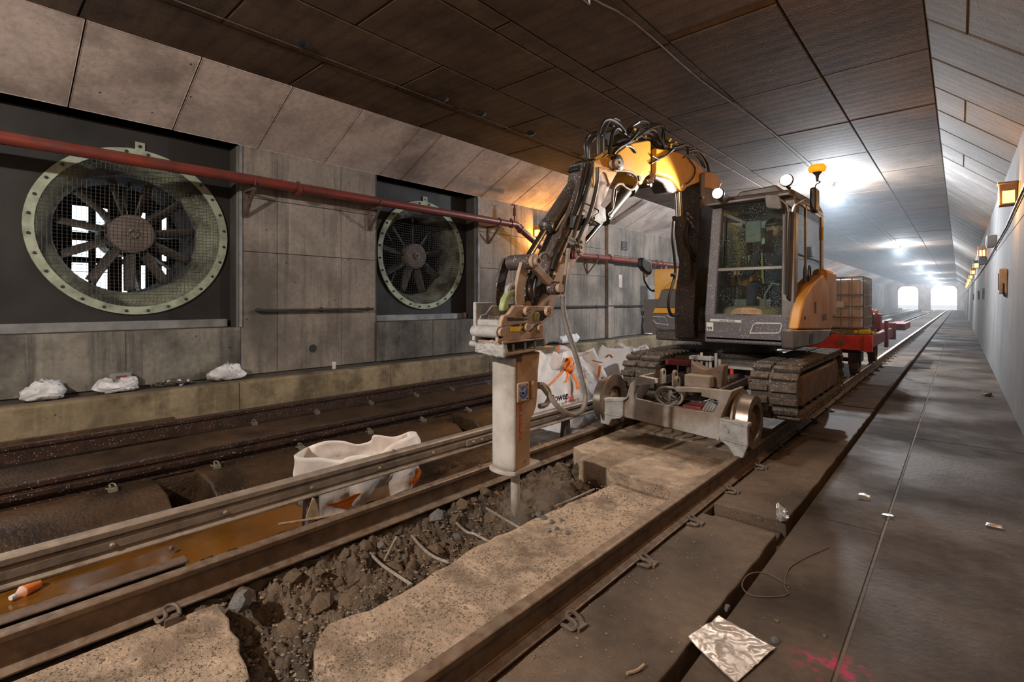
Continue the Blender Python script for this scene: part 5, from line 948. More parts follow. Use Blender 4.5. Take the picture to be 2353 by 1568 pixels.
# black hoses down the arm
for k, (pts, X, r) in enumerate([
    ([(1362, 372), (1358, 400), (1350, 430), (1340, 470), (1325, 520), (1318, 545), (1308, 575), (1296, 585)], -2.37, .014),
    ([(1373, 385), (1372, 420), (1364, 460), (1352, 500), (1340, 525), (1326, 560)], -2.35, .017),
    ([(1352, 372), (1345, 410), (1334, 450), (1318, 500), (1300, 540), (1280, 580), (1268, 620)], -2.42, .020),
    ([(1350, 372), (1338, 410), (1326, 450), (1305, 500), (1282, 548), (1262, 590)], -2.47, .020),
    ([(1346, 375), (1330, 415), (1315, 455), (1295, 500), (1272, 552), (1254, 585)], -2.52, .020),
    ([(1344, 380), (1326, 430), (1306, 480), (1288, 515), (1270, 545), (1266, 556)], -2.56, .016),
    ([(1338, 465), (1350, 470), (1366, 478), (1376, 485), (1372, 492), (1358, 500)], -2.36, .006)]):
    hoseX(pts, X, r, ARM)
# looping hoses on the boom head
HB = [(((265, 580), (270, 300), (330, 130), (400, 85), (470, 100), (560, 160), (640, 260)), -2.34), (((350, 560), (350, 300), (400, 140), (480, 75), (560, 110), (600, 210)), -2.37),
      (((95, 620), (80, 450), (110, 340), (180, 280), (270, 270), (340, 330)), -2.45), (((130, 620), (120, 470), (150, 380), (200, 330), (280, 310)), -2.50), (((150, 640), (150, 500), (170, 400), (240, 330), (340, 300)), -2.40),
      (((290, 560), (300, 330), (360, 180), (440, 170), (520, 200), (620, 290), (700, 330)), -2.42), (((420, 560), (450, 400), (470, 280), (520, 210), (580, 240), (650, 300)), -2.36), (((440, 620), (440, 500), (500, 330), (560, 260)), -2.46),
      (((680, 250), (720, 190), (800, 140), (860, 105), (920, 115), (970, 160)), -2.36), (((700, 260), (760, 170), (860, 130), (960, 160), (1080, 160), (1150, 170), (1190, 230), (1180, 320), (1190, 420), (1260, 500)), -2.38),
      (((780, 350), (860, 300), (940, 240), (1050, 190), (1130, 180), (1170, 230), (1160, 330), (1190, 440), (1300, 495)), -2.34), (((640, 440), (760, 380), (850, 320), (930, 260), (1020, 230), (1080, 260), (1130, 350), (1180, 440)), -2.34),
      (((480, 560), (560, 480), (680, 410), (760, 330), (820, 250), (830, 190)), -2.33), (((800, 300), (900, 330), (960, 340), (1040, 380), (1120, 440), (1250, 495)), -2.46), (((860, 260), (960, 270), (1040, 310), (1090, 400), (1170, 480)), -2.40),
      (((1250, 490), (1350, 470), (1420, 450), (1470, 440), (1510, 480), (1515, 570)), -2.36), (((1000, 700), (1100, 640), (1200, 590), (1310, 500)), -2.34), (((640, 455), (700, 460), (750, 490), (790, 550)), -2.34),
      (((1510, 545), (1560, 520), (1640, 520), (1720, 590), (1780, 700), (1800, 820)), -2.44), (((1520, 565), (1580, 545), (1650, 570), (1710, 660), (1750, 760)), -2.50), (((1550, 570), (1620, 580), (1680, 650), (1725, 740)), -2.42),
      (((1180, 340), (1250, 410), (1350, 430), (1440, 465), (1500, 520)), -2.48), (((1010, 590), (1060, 620), (1110, 650)), -2.34), (((900, 200), (960, 190), (1060, 230), (1110, 300), (1150, 400)), -2.44)]
for k, (P, X) in enumerate(HB): hoseX(cb(*P), X, .0125 if k % 3 else .016, BU, mat=M['hose'])
plX(cb((470, 250), (540, 200), (660, 310), (700, 240), (780, 240), (800, 340), (700, 400), (560, 450), (480, 440)), -2.42, .12, 'manifold', M['black'], BU, bev=.01)
plX(cb((860, 200), (1060, 170), (1100, 260), (1160, 400), (1240, 490), (1100, 470), (1000, 380), (840, 330)), -2.46, .10, 'hose_tray', M['boomdk'], BU, bev=.01)
plX(cv(1240, 360, 6.533)((570, 180), (640, 100), (720, 40), (860, 30), (900, 60), (800, 140), (700, 200), (620, 240)), -2.44, .12, 'cylinder_top_bracket', M['black'], ARM, bev=.01)
q_ = MB()
for x, y in cb((1255, 365), (1240, 385), (1330, 410), (1265, 440), (785, 370), (765, 225), (910, 325), (1260, 470)): q_.cyl(PX(x, y, -2.37), PX(x + 3, y, -2.31), .011, n=8)
q_.build('fittings', M['ylab'], BU)
# --- linkage
XL_ = -2.36
cyv = cc((680, 400), (340, 400)); c0 = PX(*cyv[0], XL_ + .03)
LK = MB().cyl(c0, c0 + Vector((-.22, 0, 0)), .058, n=26).build('link_boss', M['boomdk'], EX); MB().lathe(c0, (1, 0, 0), [(-.02, .05), (.03, .05), (.035, .034), (.06, .034), (.06, .018), (.03, .018)], 20).build('link_nut', M['armtan'], LK)
jl = cc((560, 315), (620, 325), (650, 430), (610, 560), (590, 650), (558, 800), (552, 900), (575, 1050), (440, 1060), (428, 960), (436, 800), (455, 700), (480, 560), (520, 420))
for q_dx in (0, -.20): plX(jl, XL_ - .02, .03, 'side_link', M['armtan'] if q_dx == 0 else M['boomdk'], LK, bev=.005, dx=q_dx)
plX(cc((655, 500), (700, 440), (765, 430), (1000, 685), (1010, 720), (950, 768), (900, 740), (740, 560)), XL_ + .02, .04, 'link_bar', M['armtan'], LK, bev=.006)
c1 = PX(*cc((1060, 800))[0], XL_ + .06); MB().cyl(c1, c1 + Vector((-.22, 0, 0)), .052, n=22).build('arm_link_boss', M['boomdk'], LK); MB().lathe(c1, (1, 0, 0), [(-.01, .036), (.03, .036), (.03, .02)], 18).build('arm_link_nut', M['armtan'], LK)
plX(cc((600, 640), (700, 560), (860, 640), (1000, 740), (1050, 850), (980, 920), (800, 1000), (770, 1060), (570, 1060), (560, 980), (640, 800)), XL_ - .06, .14, 'arm_nose', M['boomdk'], LK, bev=.01)
hoseX(cc((770, 390), (800, 300), (860, 270), (910, 310), (920, 400)), -2.40, .010, LK, mat=M['ghose']); hoseX(cc((760, 560), (700, 800), (720, 1050)), -2.42, .013, LK); hoseX(cc((660, 540), (590, 820), (640, 980)), -2.40, .010, LK)
# --- quick coupler / tilt head
TX, TW = -2.36, 0.26
up = cc((410, 1062), (950, 1068), (985, 1110), (985, 1170), (950, 1240), (880, 1300), (820, 1338), (560, 1330), (205, 1385), (215, 1300), (250, 1210), (320, 1190))
CP = plX(up, TX, .035, 'quick_coupler', M['armtan'], EX, bev=.006)
plX(up, TX, .035, 'coupler_side', M['dustgrey'], CP, bev=.006, dx=-TW + .035)
plX(cc((300, 1215), (560, 1215), (900, 1240), (820, 1330), (560, 1322), (215, 1375)), TX - .035, TW - .07, 'coupler_base', M['boomdk'], CP, bev=.004)
plX(cc((720, 1135), (900, 1140), (930, 1200), (830, 1290), (790, 1290), (790, 1160)), TX + .004, .01, 'coupler_window', M['black'], CP, bev=0); plX(cc((530, 1200), (560, 1110), (620, 1100), (650, 1150), (600, 1225), (550, 1225)), TX + .004, .01, 'coupler_window', M['black'], CP, bev=0); plX(cc((300, 1240), (400, 1240), (420, 1255), (640, 1255), (560, 1285), (320, 1290)), TX + .004, .01, 'coupler_window', M['black'], CP, bev=0)
plX(cc((712, 1175), (770, 1165), (795, 1195), (780, 1290), (710, 1290)), TX + .010, .012, 'yellow_catch', M['green'], CP, bev=.003)
for x, y, r in ((622, 1148, .034), (935, 1150, .038)): pin(cc((x, y))[0], TX + .03, r, .05, 'coupler_pin', M['armtan'], CP); [MB().cyl(PX(*cc((x, y))[0], TX + .03) + Vector((-.002, .014 * math.cos(a), .014 * math.sin(a))), PX(*cc((x, y))[0], TX + .03) + Vector((.003, .014 * math.cos(a), .014 * math.sin(a))), .006, n=6).build('pin_bolt', M['dark'], CP) for a in (1, 3.1, 5.2)]
MB().lathe(PX(*cc((540, 1050))[0], TX - .1), (1, 0, 0), [(-.05, .03), (.05, .03)], 16).build('latch_roller', M['armtan'], CP); MB().lathe(PX(*cc((840, 1050))[0], TX - .1), (1, 0, 0), [(-.05, .04), (.08, .04)], 16).build('latch_roller', M['armtan'], CP)
# front casting reaching towards the tunnel mouth side
fe = ce((470, 120), (360, 120), (310, 112), (180, 235), (210, 325), (250, 335), (270, 385), (390, 390), (440, 330), (480, 330))
Pf = [PY(x, y, PX(1151, 751, TX).y + .01) for x, y in fe]; MB().prism(Pf, (0, .03, 0)).f
cf = PX(1151, 751, TX); yq = cf.y
MB().box(TX - TW, TX - .03, yq - .0, yq + .14, cf.z + .00, cf.z + .045).box(TX - TW, TX - TW + .03, yq - .02, yq + .22, cf.z - .02, cf.z + .17).build('front_casting', M['dustgrey'], CP, bev=.008)
hk = [cc(q)[0] for q in ((245, 1150), (240, 1080), (265, 960), (320, 860), (400, 815), (445, 840), (460, 920), (430, 930), (400, 900), (350, 960), (320, 1060), (330, 1130))]
plX(hk, TX - .03, .05, 'lifting_hook', M['green'], CP, bev=.01); MB().tube(smoothpath([PX(x, y, TX - .055) for x, y in cc((300, 900), (310, 800), (360, 765), (410, 780), (410, 830))], 4), .02, 8).build('hook_shackle', M['dustgrey'], CP)
# lower bracket
lowp = ce((440, 560), (448, 400), (465, 378), (600, 372), (620, 395), (830, 440), (940, 340), (975, 338), (992, 370), (1000, 500), (510, 552))
LB = plX(lowp, TX, .03, 'tool_bracket', M['armtan'], CP, bev=.006) ; plX(lowp, TX, .03, 'tool_bracket', M['dustgrey'], CP, bev=.006, dx=-TW + .03)
plX(ce((590, 372), (745, 368), (700, 425), (592, 430)), TX + .004, .006, 'yellow_label', M['ylab'], CP, bev=0)
for x, y, r in ((500, 440, .030), (808, 380, .03), (957, 392, .028)): pin(ce((x, y))[0], TX + .02, r, .05, 'bracket_pin', M['armtan'], CP)
c = PX(*ce((470, 440))[0], TX); MB().cyl(c, c + Vector((-TW, 0, 0)), .042, n=20).build('cross_tube', M['dustgrey'], CP)
c = PX(*ce((470, 490))[0], TX); MB().cyl(c + Vector((-.05, .06, 0)), c + Vector((-TW + .05, .06, 0)), .022, n=12).build('cross_tube', M['dustgrey'], CP)
# hammer top plate (I-beam)
for pts, nm in ((ce((500, 552), (1022, 505), (1022, 518), (505, 578)), 'top_flange'), (ce((522, 690), (1118, 603), (1090, 628), (540, 724)), 'bottom_flange')): plX(pts, TX + .015, TW + .03, nm, M['armtan'], CP, bev=.003)
plX(ce((530, 570), (1000, 520), (1000, 612), (530, 690)), TX - .07, TW - .14, 'beam_web', M['black'], CP, bev=0)
plX(ce((990, 530), (1012, 525), (1015, 600), (990, 612)), TX + .01, .02, 'web_bolt', M['galv'], CP)
for x, y in ce((622, 650), (765, 628), (885, 612), (1000, 570)): c = PX(x, y, TX); MB().cyl(c + Vector((0, 0, -.02)), c + Vector((0, 0, .04)), .009, n=6).build('stud', M['galv'], CP)
yf2 = PX(*ce((515, 650))[0], TX).y; z1 = PX(*ce((515, 548))[0], TX).z; z0 = PX(*ce((515, 745))[0], TX).z
m = MB().grid(lambda u, v: Vector((TX - TW - .01 + (TW + .02) * u, yf2 - .02 - .012 * noise.noise(Vector((u * 9, v * 9, 1))), z1 - (z1 - z0) * v * (1 - .22 * (1 - u) + .05 * noise.noise(Vector((u * 7, 0, 0)))))), 22, 12); o = m.build('dust_caked_front_plate', M['dustgrey'], CP); sd = o.modifiers.new('thickness', 'SOLIDIFY'); sd.thickness = .05; sd.offset = 1
c = Vector((TX - TW, yf2 + .03, z0 + .07)); MB().cyl(c, c + Vector((-.09, -.02, .01)), .022, n=10).build('stub_pin', M['dustgrey'], CP)
# breaker housing
XB_ = -2.40; BWd = 0.215
bp = [(1188, 815), (1242, 808), (1238, 852), (1236, 905), (1234, 932), (1228, 950), (1221, 964), (1219, 1010), (1219, 1072), (1205, 1084), (1184, 1092), (1184, 1000), (1186, 900)]
BK = plX(bp, XB_, BWd, 'breaker_housing', M['breaks'], EX, bev=.014)
fpt = [PX(1187, y, XB_) for y in (822, 950, 1060)]; yb = fpt[1].y
zt_, zb_ = PX(1187, 824, XB_).z, PX(1187, 1082, XB_).z
def fp(u, v):
    a = (u - .5) * 2; return Vector((XB_ - BWd / 2 + a * (BWd / 2 + .004), yb - .012 - .028 * (1 - a * a) ** .5 if abs(a) < 1 else yb - .012, zt_ + (zb_ - zt_) * v))
m = MB().grid(fp, 17, 24); o = m.build('front_plate', M['breakf'], BK); sd = o.modifiers.new('thickness', 'SOLIDIFY'); sd.thickness = .02; sd.offset = 0
c = Vector((XB_ - BWd / 2, yb + .10, zb_)); 
MB().prism([(XB_ + .012, yb + .26, zb_ - .012), (XB_ + .012, yb - .02, zb_ - .03)] + [(XB_ - BWd / 2 + (BWd / 2 + .022) * math.cos(a), yb - .03 - .055 * math.sin(a), zb_ - .03) for a in [k * math.pi / 10 for k in range(0, 11)]] + [(XB_ - BWd - .022, yb + .26, zb_ - .012)], (0, 0, .028)).build('bottom_lip', M['breakf'], BK, bev=.006)
MB().box(XB_ - BWd - .005, XB_ + .006, yb - .02, yb + .06, zt_ - .03, zt_ + .04).build('head_collar', M['boomdk'], BK, bev=.01)
for px, py in ((1158, 830), (1176, 832)): c = PY(px, py, yb - .03); MB().cyl(c, c + Vector((0, .02, 0)), .014, n=12).build('bolt', M['black'], BK)
c = PY(1163, 1062, yb - .045); MB().cyl(c, c + Vector((0, .03, 0)), .010, n=12).build('retainer_hole', M['black'], BK); c = PX(1208, 1060, XB_ + .004); MB().cyl(c, c + Vector((-.01, 0, 0)), .012, n=12).build('retainer_pin', M['galv'], BK)
MB().prism([PX(x, y, XB_ + .02) for x, y in ((1177, 0), (1177, 0))], (0, 0, 0)) if False else None
bd = PX(1197.5, 901, XB_); s = .062; BDG = MB().box(XB_ - .001, XB_ + .022, bd.y - s, bd.y + s, bd.z - s * 1.12, bd.z + s * 1.12).build('maker_badge', M['breaks'], BK, bev=.006)
MB().box(XB_ + .022, XB_ + .0235, bd.y - s * .82, bd.y + s * .82, bd.z - s * .95, bd.z + s * .95).build('badge_face', M['haunch'], BK)
MB().lathe((XB_ + .0235, bd.y, bd.z), (1, 0, 0), [(0, .048), (.002, .048), (.002, 0)], 28).build('badge_disc', M['blue'], BK); MB().box(XB_ + .0255, XB_ + .027, bd.y - .045, bd.y + .012, bd.z - .008, bd.z + .008, rot=Matrix.Rotation(D2R(-42), 3, 'X')).box(XB_ + .0255, XB_ + .027, bd.y - .03, bd.y + .03, bd.z - .004, bd.z + .02, rot=Matrix.Rotation(D2R(50), 3, 'X')).build('badge_hammer', M['haunch'], BK)
for sy_ in (-1, 1):
    for sz_ in (-1, 1): MB().cyl((XB_ + .0235, bd.y + sy_ * s * .66, bd.z + sz_ * s * .8), (XB_ + .027, bd.y + sy_ * s * .66, bd.z + sz_ * s * .8), .006, n=6).build('badge_bolt', M['dark'], BK)
c = PX(1221, 896, XB_); MB().box(XB_ - .001, XB_ + .02, c.y - .016, c.y + .016, c.z - .068, c.z + .068).build('side_handle', M['breaks'], BK, bev=.012)
t0 = PX(1193, 928, XB_); text('HR ACOUNA', 0.046, M['redtxt'], BK, (XB_ + .002, t0.y, t0.z), (0, 0, -1), (0, 1, 0), label='worn red painted letters')
ct = PX(1178, 1100, -2.51); cbt = PX(1178, 1196, -2.51); MB().lathe((-2.51, ct.y + .03, ct.z + .05), (0, 0, -1), [(0, .036), (ct.z - cbt.z - .03, .034), (ct.z - cbt.z + .03, .012)], 20).build('chisel', M['breakf'], BK)
# breaker supply hose, with its spiral guard
BH = [(1306, 572, -2.33), (1303, 600, -2.32), (1298, 640, -2.30), (1294, 680, -2.28), (1296, 720, -2.27), (1305, 760, -2.26), (1318, 800, -2.26), (1330, 840, -2.26), (1340, 880, -2.26), (1346, 910, -2.27), (1341, 938, -2.28), (1325, 952, -2.30), (1306, 951, -2.31), (1285, 938, -2.33), (1268, 918, -2.36), (1256, 902, -2.40), (1246, 890, -2.43), (1236, 888, -2.46)]
hp = smoothpath([PX(*p) for p in BH], 8); MB().tube(hp, [.017] * 40 + [.019] * 30 + [.021] * (len(hp) - 70), 10).build('breaker_hose', M['ghose'], BK)
m = MB(); n = 0; L = 0
for i in range(24, 92):
    p, q2 = hp[i], hp[i + 1]; d = (q2 - p).normalized(); u = d.orthogonal().normalized(); w_ = d.cross(u); stp = 2
    for j in range(stp): c = p.lerp(q2, j / stp); m.tube([c + (u * math.cos(a) + w_ * math.sin(a)) * .020 + d * (.006 * a / 6.28) for a in [q * math.pi / 4 for q in range(9)]], .003, 3, cap=False)
m.build('hose_guard_spiral', M['galv'], BK)
hoseX([(1237, 884), (1250, 886), (1260, 898), (1262, 915), (1254, 930), (1240, 934)], -2.44, .021, BK, 'hose_loop', M['ghose'])
# =================================================================== OPERATOR
def skin_body(name, joints, edges, mat, parent=None, lv=2):
    me = bpy.data.meshes.new(name); me.from_pydata([Vector(j[0]) for j in joints], edges, []); me.materials.append(mat)
    o = bpy.data.objects.new(name, me); COL.objects.link(o); sk = o.modifiers.new('skin', 'SKIN'); sk.use_smooth_shade = True
    for v, j in zip(me.skin_vertices[0].data, joints): v.radius = (j[1], j[1] if len(j) < 3 else j[2])
    me.skin_vertices[0].data[0].use_root = True; ss = o.modifiers.new('sub', 'SUBSURF'); ss.levels = lv; ss.render_levels = lv
    if parent: adopt(o, parent)
    return o
ox, oy = -1.69, 6.74
OP = thing('person', (ox, oy, 1.42), 'person in a dark jacket with a lime strap sitting at the controls in the cab', 'person')
J = [((ox, oy, 1.54), .15, .12), ((ox, oy + .03, 1.72), .15, .11), ((ox, oy + .02, 1.92), .17, .12), ((ox, oy, 2.08), .13, .09), ((ox, oy - .01, 2.17), .058), ((ox, oy - .02, 2.24), .055)]
E_ = [(0, 1), (1, 2), (2, 3), (3, 4), (4, 5)]
for s_ in (-1, 1):
    b = len(J); J += [((ox + s_ * .19, oy, 2.06), .075), ((ox + s_ * .26, oy - .06, 1.82), .058), ((ox + s_ * .28, oy - .22, 1.72), .048), ((ox + s_ * .31, oy - .34, 1.76), .034)]
    E_ += [(3, b), (b, b + 1), (b + 1, b + 2), (b + 2, b + 3)]
    b = len(J); J += [((ox + s_ * .10, oy - .06, 1.53), .10), ((ox + s_ * .14, oy - .40, 1.62), .072), ((ox + s_ * .13, oy - .50, 1.42), .056), ((ox + s_ * .13, oy - .56, 1.34), .045), ((ox + s_ * .13, oy - .68, 1.325), .04)]
    E_ += [(0, b), (b, b + 1), (b + 1, b + 2), (b + 2, b + 3), (b + 3, b + 4)]
skin_body('body', J, E_, M['navy'], OP)
hcx = Vector((ox + .005, oy - .045, 2.315))
def headf(u, v):
    a = u * 2 * math.pi; t_ = math.pi * v; r = Vector((.077 * math.sin(t_) * math.cos(a), .095 * math.sin(t_) * math.sin(a), .115 * math.cos(t_)))
    if r.z < -.03: r.x *= 1 + (r.z + .03) * 2.6; 
    if r.y < 0: r.y -= .016 * math.exp(-((r.x / .014) ** 2 + ((r.z + .01) / .022) ** 2)); r.y += .010 * (math.exp(-(((r.x - .032) / .016) ** 2 + ((r.z - .012) / .014) ** 2)) + math.exp(-(((r.x + .032) / .016) ** 2 + ((r.z - .012) / .014) ** 2)))
    return hcx + r
MB().grid(headf, 40, 28, closeu=True).build('head', M['skin'], OP)
for s_ in (-1, 1):
    MB().lathe(hcx + Vector((s_ * .032, -.078, .012)), (0, -1, 0), [(0, .012), (.006, .010), (.009, 0)], 12).build('eye', M['black'], OP); MB().lathe(hcx + Vector((s_ * .076, .005, -.01)), (s_, 0, 0), [(0, .022), (.012, .026), (.016, .01)], 12).build('ear', M['skin'], OP)
MB().box(hcx.x - .022, hcx.x + .022, hcx.y - .094, hcx.y - .082, hcx.z - .052, hcx.z - .046).build('mouth', M['dred'], OP, bev=.002)
MB().lathe(hcx + Vector((0, .01, .03)), (0, 0, 1), [(0, .118), (.006, .106), (.05, .098), (.085, .06), (.10, 0)], 28).prism([hcx + Vector((-.08, -.07, .032)), hcx + Vector((-.05, -.14, .028)), hcx + Vector((.05, -.14, .028)), hcx + Vector((.08, -.07, .032))], (0, 0, .008)).build('hard_hat', M['helmet'], OP)
for s_ in (-1, 1):
    MB().tube(smoothpath([(ox + s_ * .13, oy - .085, 2.06), (ox + s_ * .12, oy - .115, 1.95), (ox + s_ * .11, oy - .105, 1.72), (ox + s_ * .10, oy - .09, 1.58)], 4), .012, 6).build('lime_strap', M['hiviz'], OP)
    w_ = Vector((ox + s_ * .31, oy - .34, 1.76)); hd_ = [((w_ + Vector((0, .01, -.01))), .032), ((w_ + Vector((0, -.045, .01))), .034, .02), ((w_ + Vector((0, -.075, .012))), .03, .016)]
    skin_body('hand', hd_, [(0, 1), (1, 2)], M['skin'], OP, 1)
    for f in range(4): b_ = w_ + Vector((-.024 + .016 * f, -.07, .014)); MB().tube(smoothpath([b_, b_ + Vector((0, -.028, .006)), b_ + Vector((0, -.042 + .004 * abs(f - 1), -.014)), b_ + Vector((0, -.030, -.034))], 3), [.0085] * 5 + [.0078] * 5, 7).build('finger', M['skin'], OP)
    b_ = w_ + Vector((-s_ * .030, -.02, .0)); MB().tube(smoothpath([b_, b_ + Vector((-s_ * .016, -.025, -.006)), b_ + Vector((-s_ * .008, -.048, -.016))], 3), .0092, 7).build('thumb', M['skin'], OP)
# =================================================================== RED FLAT WAGON WITH TANK
WG = thing('flat_wagon', (-2.3, 13.6, 0), 'red flat rail wagon coupled behind the excavator', 'wagon')
MB().box(-3.35, -1.26, 11.35, 11.43, 0.50, 0.78).build('end_board', M['redp'], WG, bev=.008); MB().box(-1.33, -1.20, 11.30, 11.42, 0.48, 0.79).build('corner_plate', M['redp'], WG, bev=.008)
MB().box(-1.30, -1.20, 11.43, 15.2, 0.56, 0.78).build('side_sill', M['dred'], WG, bev=.008); MB().box(-3.38, -3.28, 11.43, 15.2, 0.56, 0.78).build('side_sill', M['dred'], WG, bev=.008)
MB().box(-3.30, -1.28, 11.42, 15.15, 0.70, 0.74).build('deck', M['wood'], WG); MB().box(-3.3, -1.15, 15.1, 15.3, 0.50, 0.90).build('end_board', M['dred'], WG, bev=.01)
MB().box(-1.22, -1.16, 13.5, 13.7, 0.42, 1.0).build('stake', M['dred'], WG, bev=.006); MB().box(-1.30, -0.98, 15.28, 17.0, 0.72, 0.88).build('draw_beam', M['dred'], WG, bev=.008)
MB().box(-1.72, -1.64, 11.32, 11.35, 0.60, 0.70).tube([(-1.68 + .03 * math.cos(a), 11.31, .63 + .03 * math.sin(a)) for a in [k * math.pi / 6 for k in range(13)]], .008, 6).build('coupling_eye', M['galv'], WG)
MB().box(-3.1, -1.5, 11.8, 14.9, 0.40, 0.56).box(-1.6, -1.40, 11.5, 11.9, .26, .44).build('under_frame', M['dark'], WG, bev=.01)
for y in (11.84, 14.49):
    MB().cyl((-3.0, y, .27), (-1.6, y, .27), .04, n=12).build('axle', M['dark'], WG)
    for x, s_ in ((-1.53, -1), (-3.07, 1)):
        w_ = MB().lathe((x, y, .262), (s_, 0, 0), [(-.07, .17), (-.07, .255), (.04, .262), (.05, .30), (.068, .30), (.07, .17)], 36, close=True).lathe((x, y, .262), (s_, 0, 0), [(-.04, 0), (-.04, .18), (.03, .18), (.03, 0)], 24).build('wheel', M['rustw'], WG); MB().box(x - .11, x - .075, y - .09, y + .09, .18, .5).build('axle_box', M['dred'], w_, bev=.01)
TK = thing('bulk_tank', (-2.0, 12.4, 0.74), 'caged plastic bulk water tank standing on the red wagon', 'tank')
MB().box(-2.48, -1.44, 11.9, 13.0, 0.86, 1.86).build('tank_body', M['tank'], TK, bev=.06, seg=4); 
for z in (0.90, 1.10, 1.32, 1.55, 1.90):
    MB().tube([(-2.52, 11.86, z), (-1.40, 11.86, z), (-1.40, 13.04, z), (-2.52, 13.04, z), (-2.52, 11.86, z)], .013, 6).build('cage_ring', M['galv'], TK)
for k in range(7):
    x = -2.52 + 1.12 * k / 6; MB().tube([(x, 11.86, .86), (x, 11.86, 1.90)], .010, 6).build('cage_bar', M['galv'], TK); MB().tube([(-1.40, 11.86 + 1.18 * k / 6, .86), (-1.40, 11.86 + 1.18 * k / 6, 1.90)], .010, 6).build('cage_bar', M['galv'], TK)
MB().box(-2.52, -1.40, 11.86, 13.04, .75, .86).build('pallet', M['galv'], TK, bev=.01); MB().cyl((-1.9, 12.4, 1.86), (-1.9, 12.4, 1.90), .12, n=20).build('cap', M['black'], TK); MB().box(-1.86, -1.72, 11.84, 11.855, 1.30, 1.42).build('tank_label', M['signw'], TK)
PU = thing('water_pump', (-1.75, 13.5, .74), 'greasy petrol pump with a round housing on the red wagon', 'pump')
MB().lathe((-1.62, 13.35, .98), (0, -1, 0), [(-.2, .10), (-.15, .20), (.0, .23), (.06, .20), (.09, .08)], 24).build('housing', M['rustw'], PU); MB().box(-1.80, -1.42, 13.35, 13.8, .78, 1.14).build('engine', M['dark'], PU, bev=.03); MB().tube(smoothpath([(-1.75, 13.2, 1.15), (-1.62, 13.15, 1.28), (-1.45, 13.2, 1.22), (-1.38, 13.3, .95)], 5), .03, 8).build('manifold', M['bracket'], PU); MB().box(-1.85, -1.38, 13.15, 13.85, .745, .79).build('base', M['dred'], PU, bev=.01)
for k, (x, y, c_, l) in enumerate(((-1.42, 14.15, 'dred', 'dull red fuel can standing at the wagon edge'), (-1.62, 14.55, 'redp', 'bright red fuel can with an orange top behind the pump'))):
    t = thing('fuel_can', (x, y, .74), l, 'can'); MB().box(x - .09, x + .09, y - .17, y + .17, .745, 1.14 + .1 * k).build('body', M[c_], t, bev=.03); MB().tube([(x, y - .1, 1.14 + .1 * k), (x, y - .08, 1.2 + .1 * k), (x, y + .1, 1.2 + .1 * k), (x, y + .1, 1.14 + .1 * k)], .014, 6).build('handle', M[c_], t); MB().cyl((x, y - .13, 1.12 + .1 * k), (x, y - .15, 1.22 + .1 * k), .025, n=10).build('spout', M['orange'], t)
YP = thing('yellow_socket_box', (-1.35, 11.6, .78), 'small yellow socket box on the near corner of the red wagon', 'box')
MB().box(-1.44, -1.26, 11.50, 11.70, .79, .88).build('body', M['ylab'], YP, bev=.02); [MB().cyl((-1.46 + .20 * k, 11.56 + .05 * k, .83), (-1.51 + .30 * k, 11.53 + .05 * k, .83), .035, n=12).build('plug', M['ylab'], YP) for k in (0, 1)]
t = thing('suction_hose', (-2.0, 11.65, .745), 'coil of grey hose lying on the wagon in front of the tank', 'hose')
for k in range(4): MB().tube([(-1.95 + .03 * k + (.24 - .02 * k) * math.cos(a), 11.62 + (.13) * math.sin(a), .765 + .02 * k + .03 * math.sin(a * 2)) for a in [q * math.pi / 12 for q in range(25)]], .014, 6, cap=False).build('coil', M['ghose'], t)
# =================================================================== BIG WHITE BAGS
def ribbon(pts, wid, par, name='strap', mat=None, wdir=(0, 1, 0), th=.004):
    P = smoothpath(pts, 5); m = MB(); wd = Vector(wdir) * wid / 2; vs = []
    for p in P: vs += [p - wd, p + wd]
    m.add(vs, [(2 * i, 2 * i + 1, 2 * i + 3, 2 * i + 2) for i in range(len(P) - 1)]); o = m.build(name, mat or M['orange'], par); sd = o.modifiers.new('thickness', 'SOLIDIFY'); sd.thickness = th; return o
def bigbag(loc, w, d, h, label, seed, ear=0.10):
    t = thing('bulk_bag', loc, label, 'bag'); lx, ly, lz = loc
    def fn(u, v):
        a = u * 2 * math.pi; c_, s_ = math.cos(a), math.sin(a); k = 1 / (abs(c_) ** 5 + abs(s_) ** 5) ** .2
        tp = 1 if v < .5 else 1 - .40 * ((v - .5) / .5) ** 1.6; corner = max(0, abs(math.sin(2 * a)) - .55) / .45
        bulge = 1 + .05 * math.sin(math.pi * min(1, v * 1.4)); z = h * v * (1 + (ear * corner * v ** 3))
        p = Vector((c_ * k * w / 2 * tp * bulge, s_ * k * d / 2 * tp * bulge, z)); nn = noise.fractal(Vector((p.x * 3 + seed * 7, p.y * 3, p.z * 2.2)), .8, 2, 4)
        fold = .018 * math.sin(a * 9 + seed + 3 * v) * v
        p.x *= 1 + .07 * nn + fold * 2; p.y *= 1 + .08 * nn + fold * 2; p.x += (corner * ear * .35 * v ** 3 * w) * (1 if c_ > 0 else -1); p.y += (corner * ear * .35 * v ** 3 * d) * (1 if s_ > 0 else -1)
        return Vector(loc) + p
    m = MB().grid(fn, 88, 34, closeu=True); m.add([fn(k / 88, 0) for k in range(88)], [tuple(range(87, -1, -1))]); m.add([fn(k / 88, .96) for k in range(88)], [tuple(range(88))]); m.build('sack', M['white'], t, sharp=50); return t
B1 = bigbag((-4.36, 6.05, -.37), 1.0, 1.12, 1.0, 'full white bulk bag tied with orange straps, standing beside the breaker hose', 1)
top = Vector((-4.15, 5.93, .50))
knt = PX(1305, 836, -3.93)
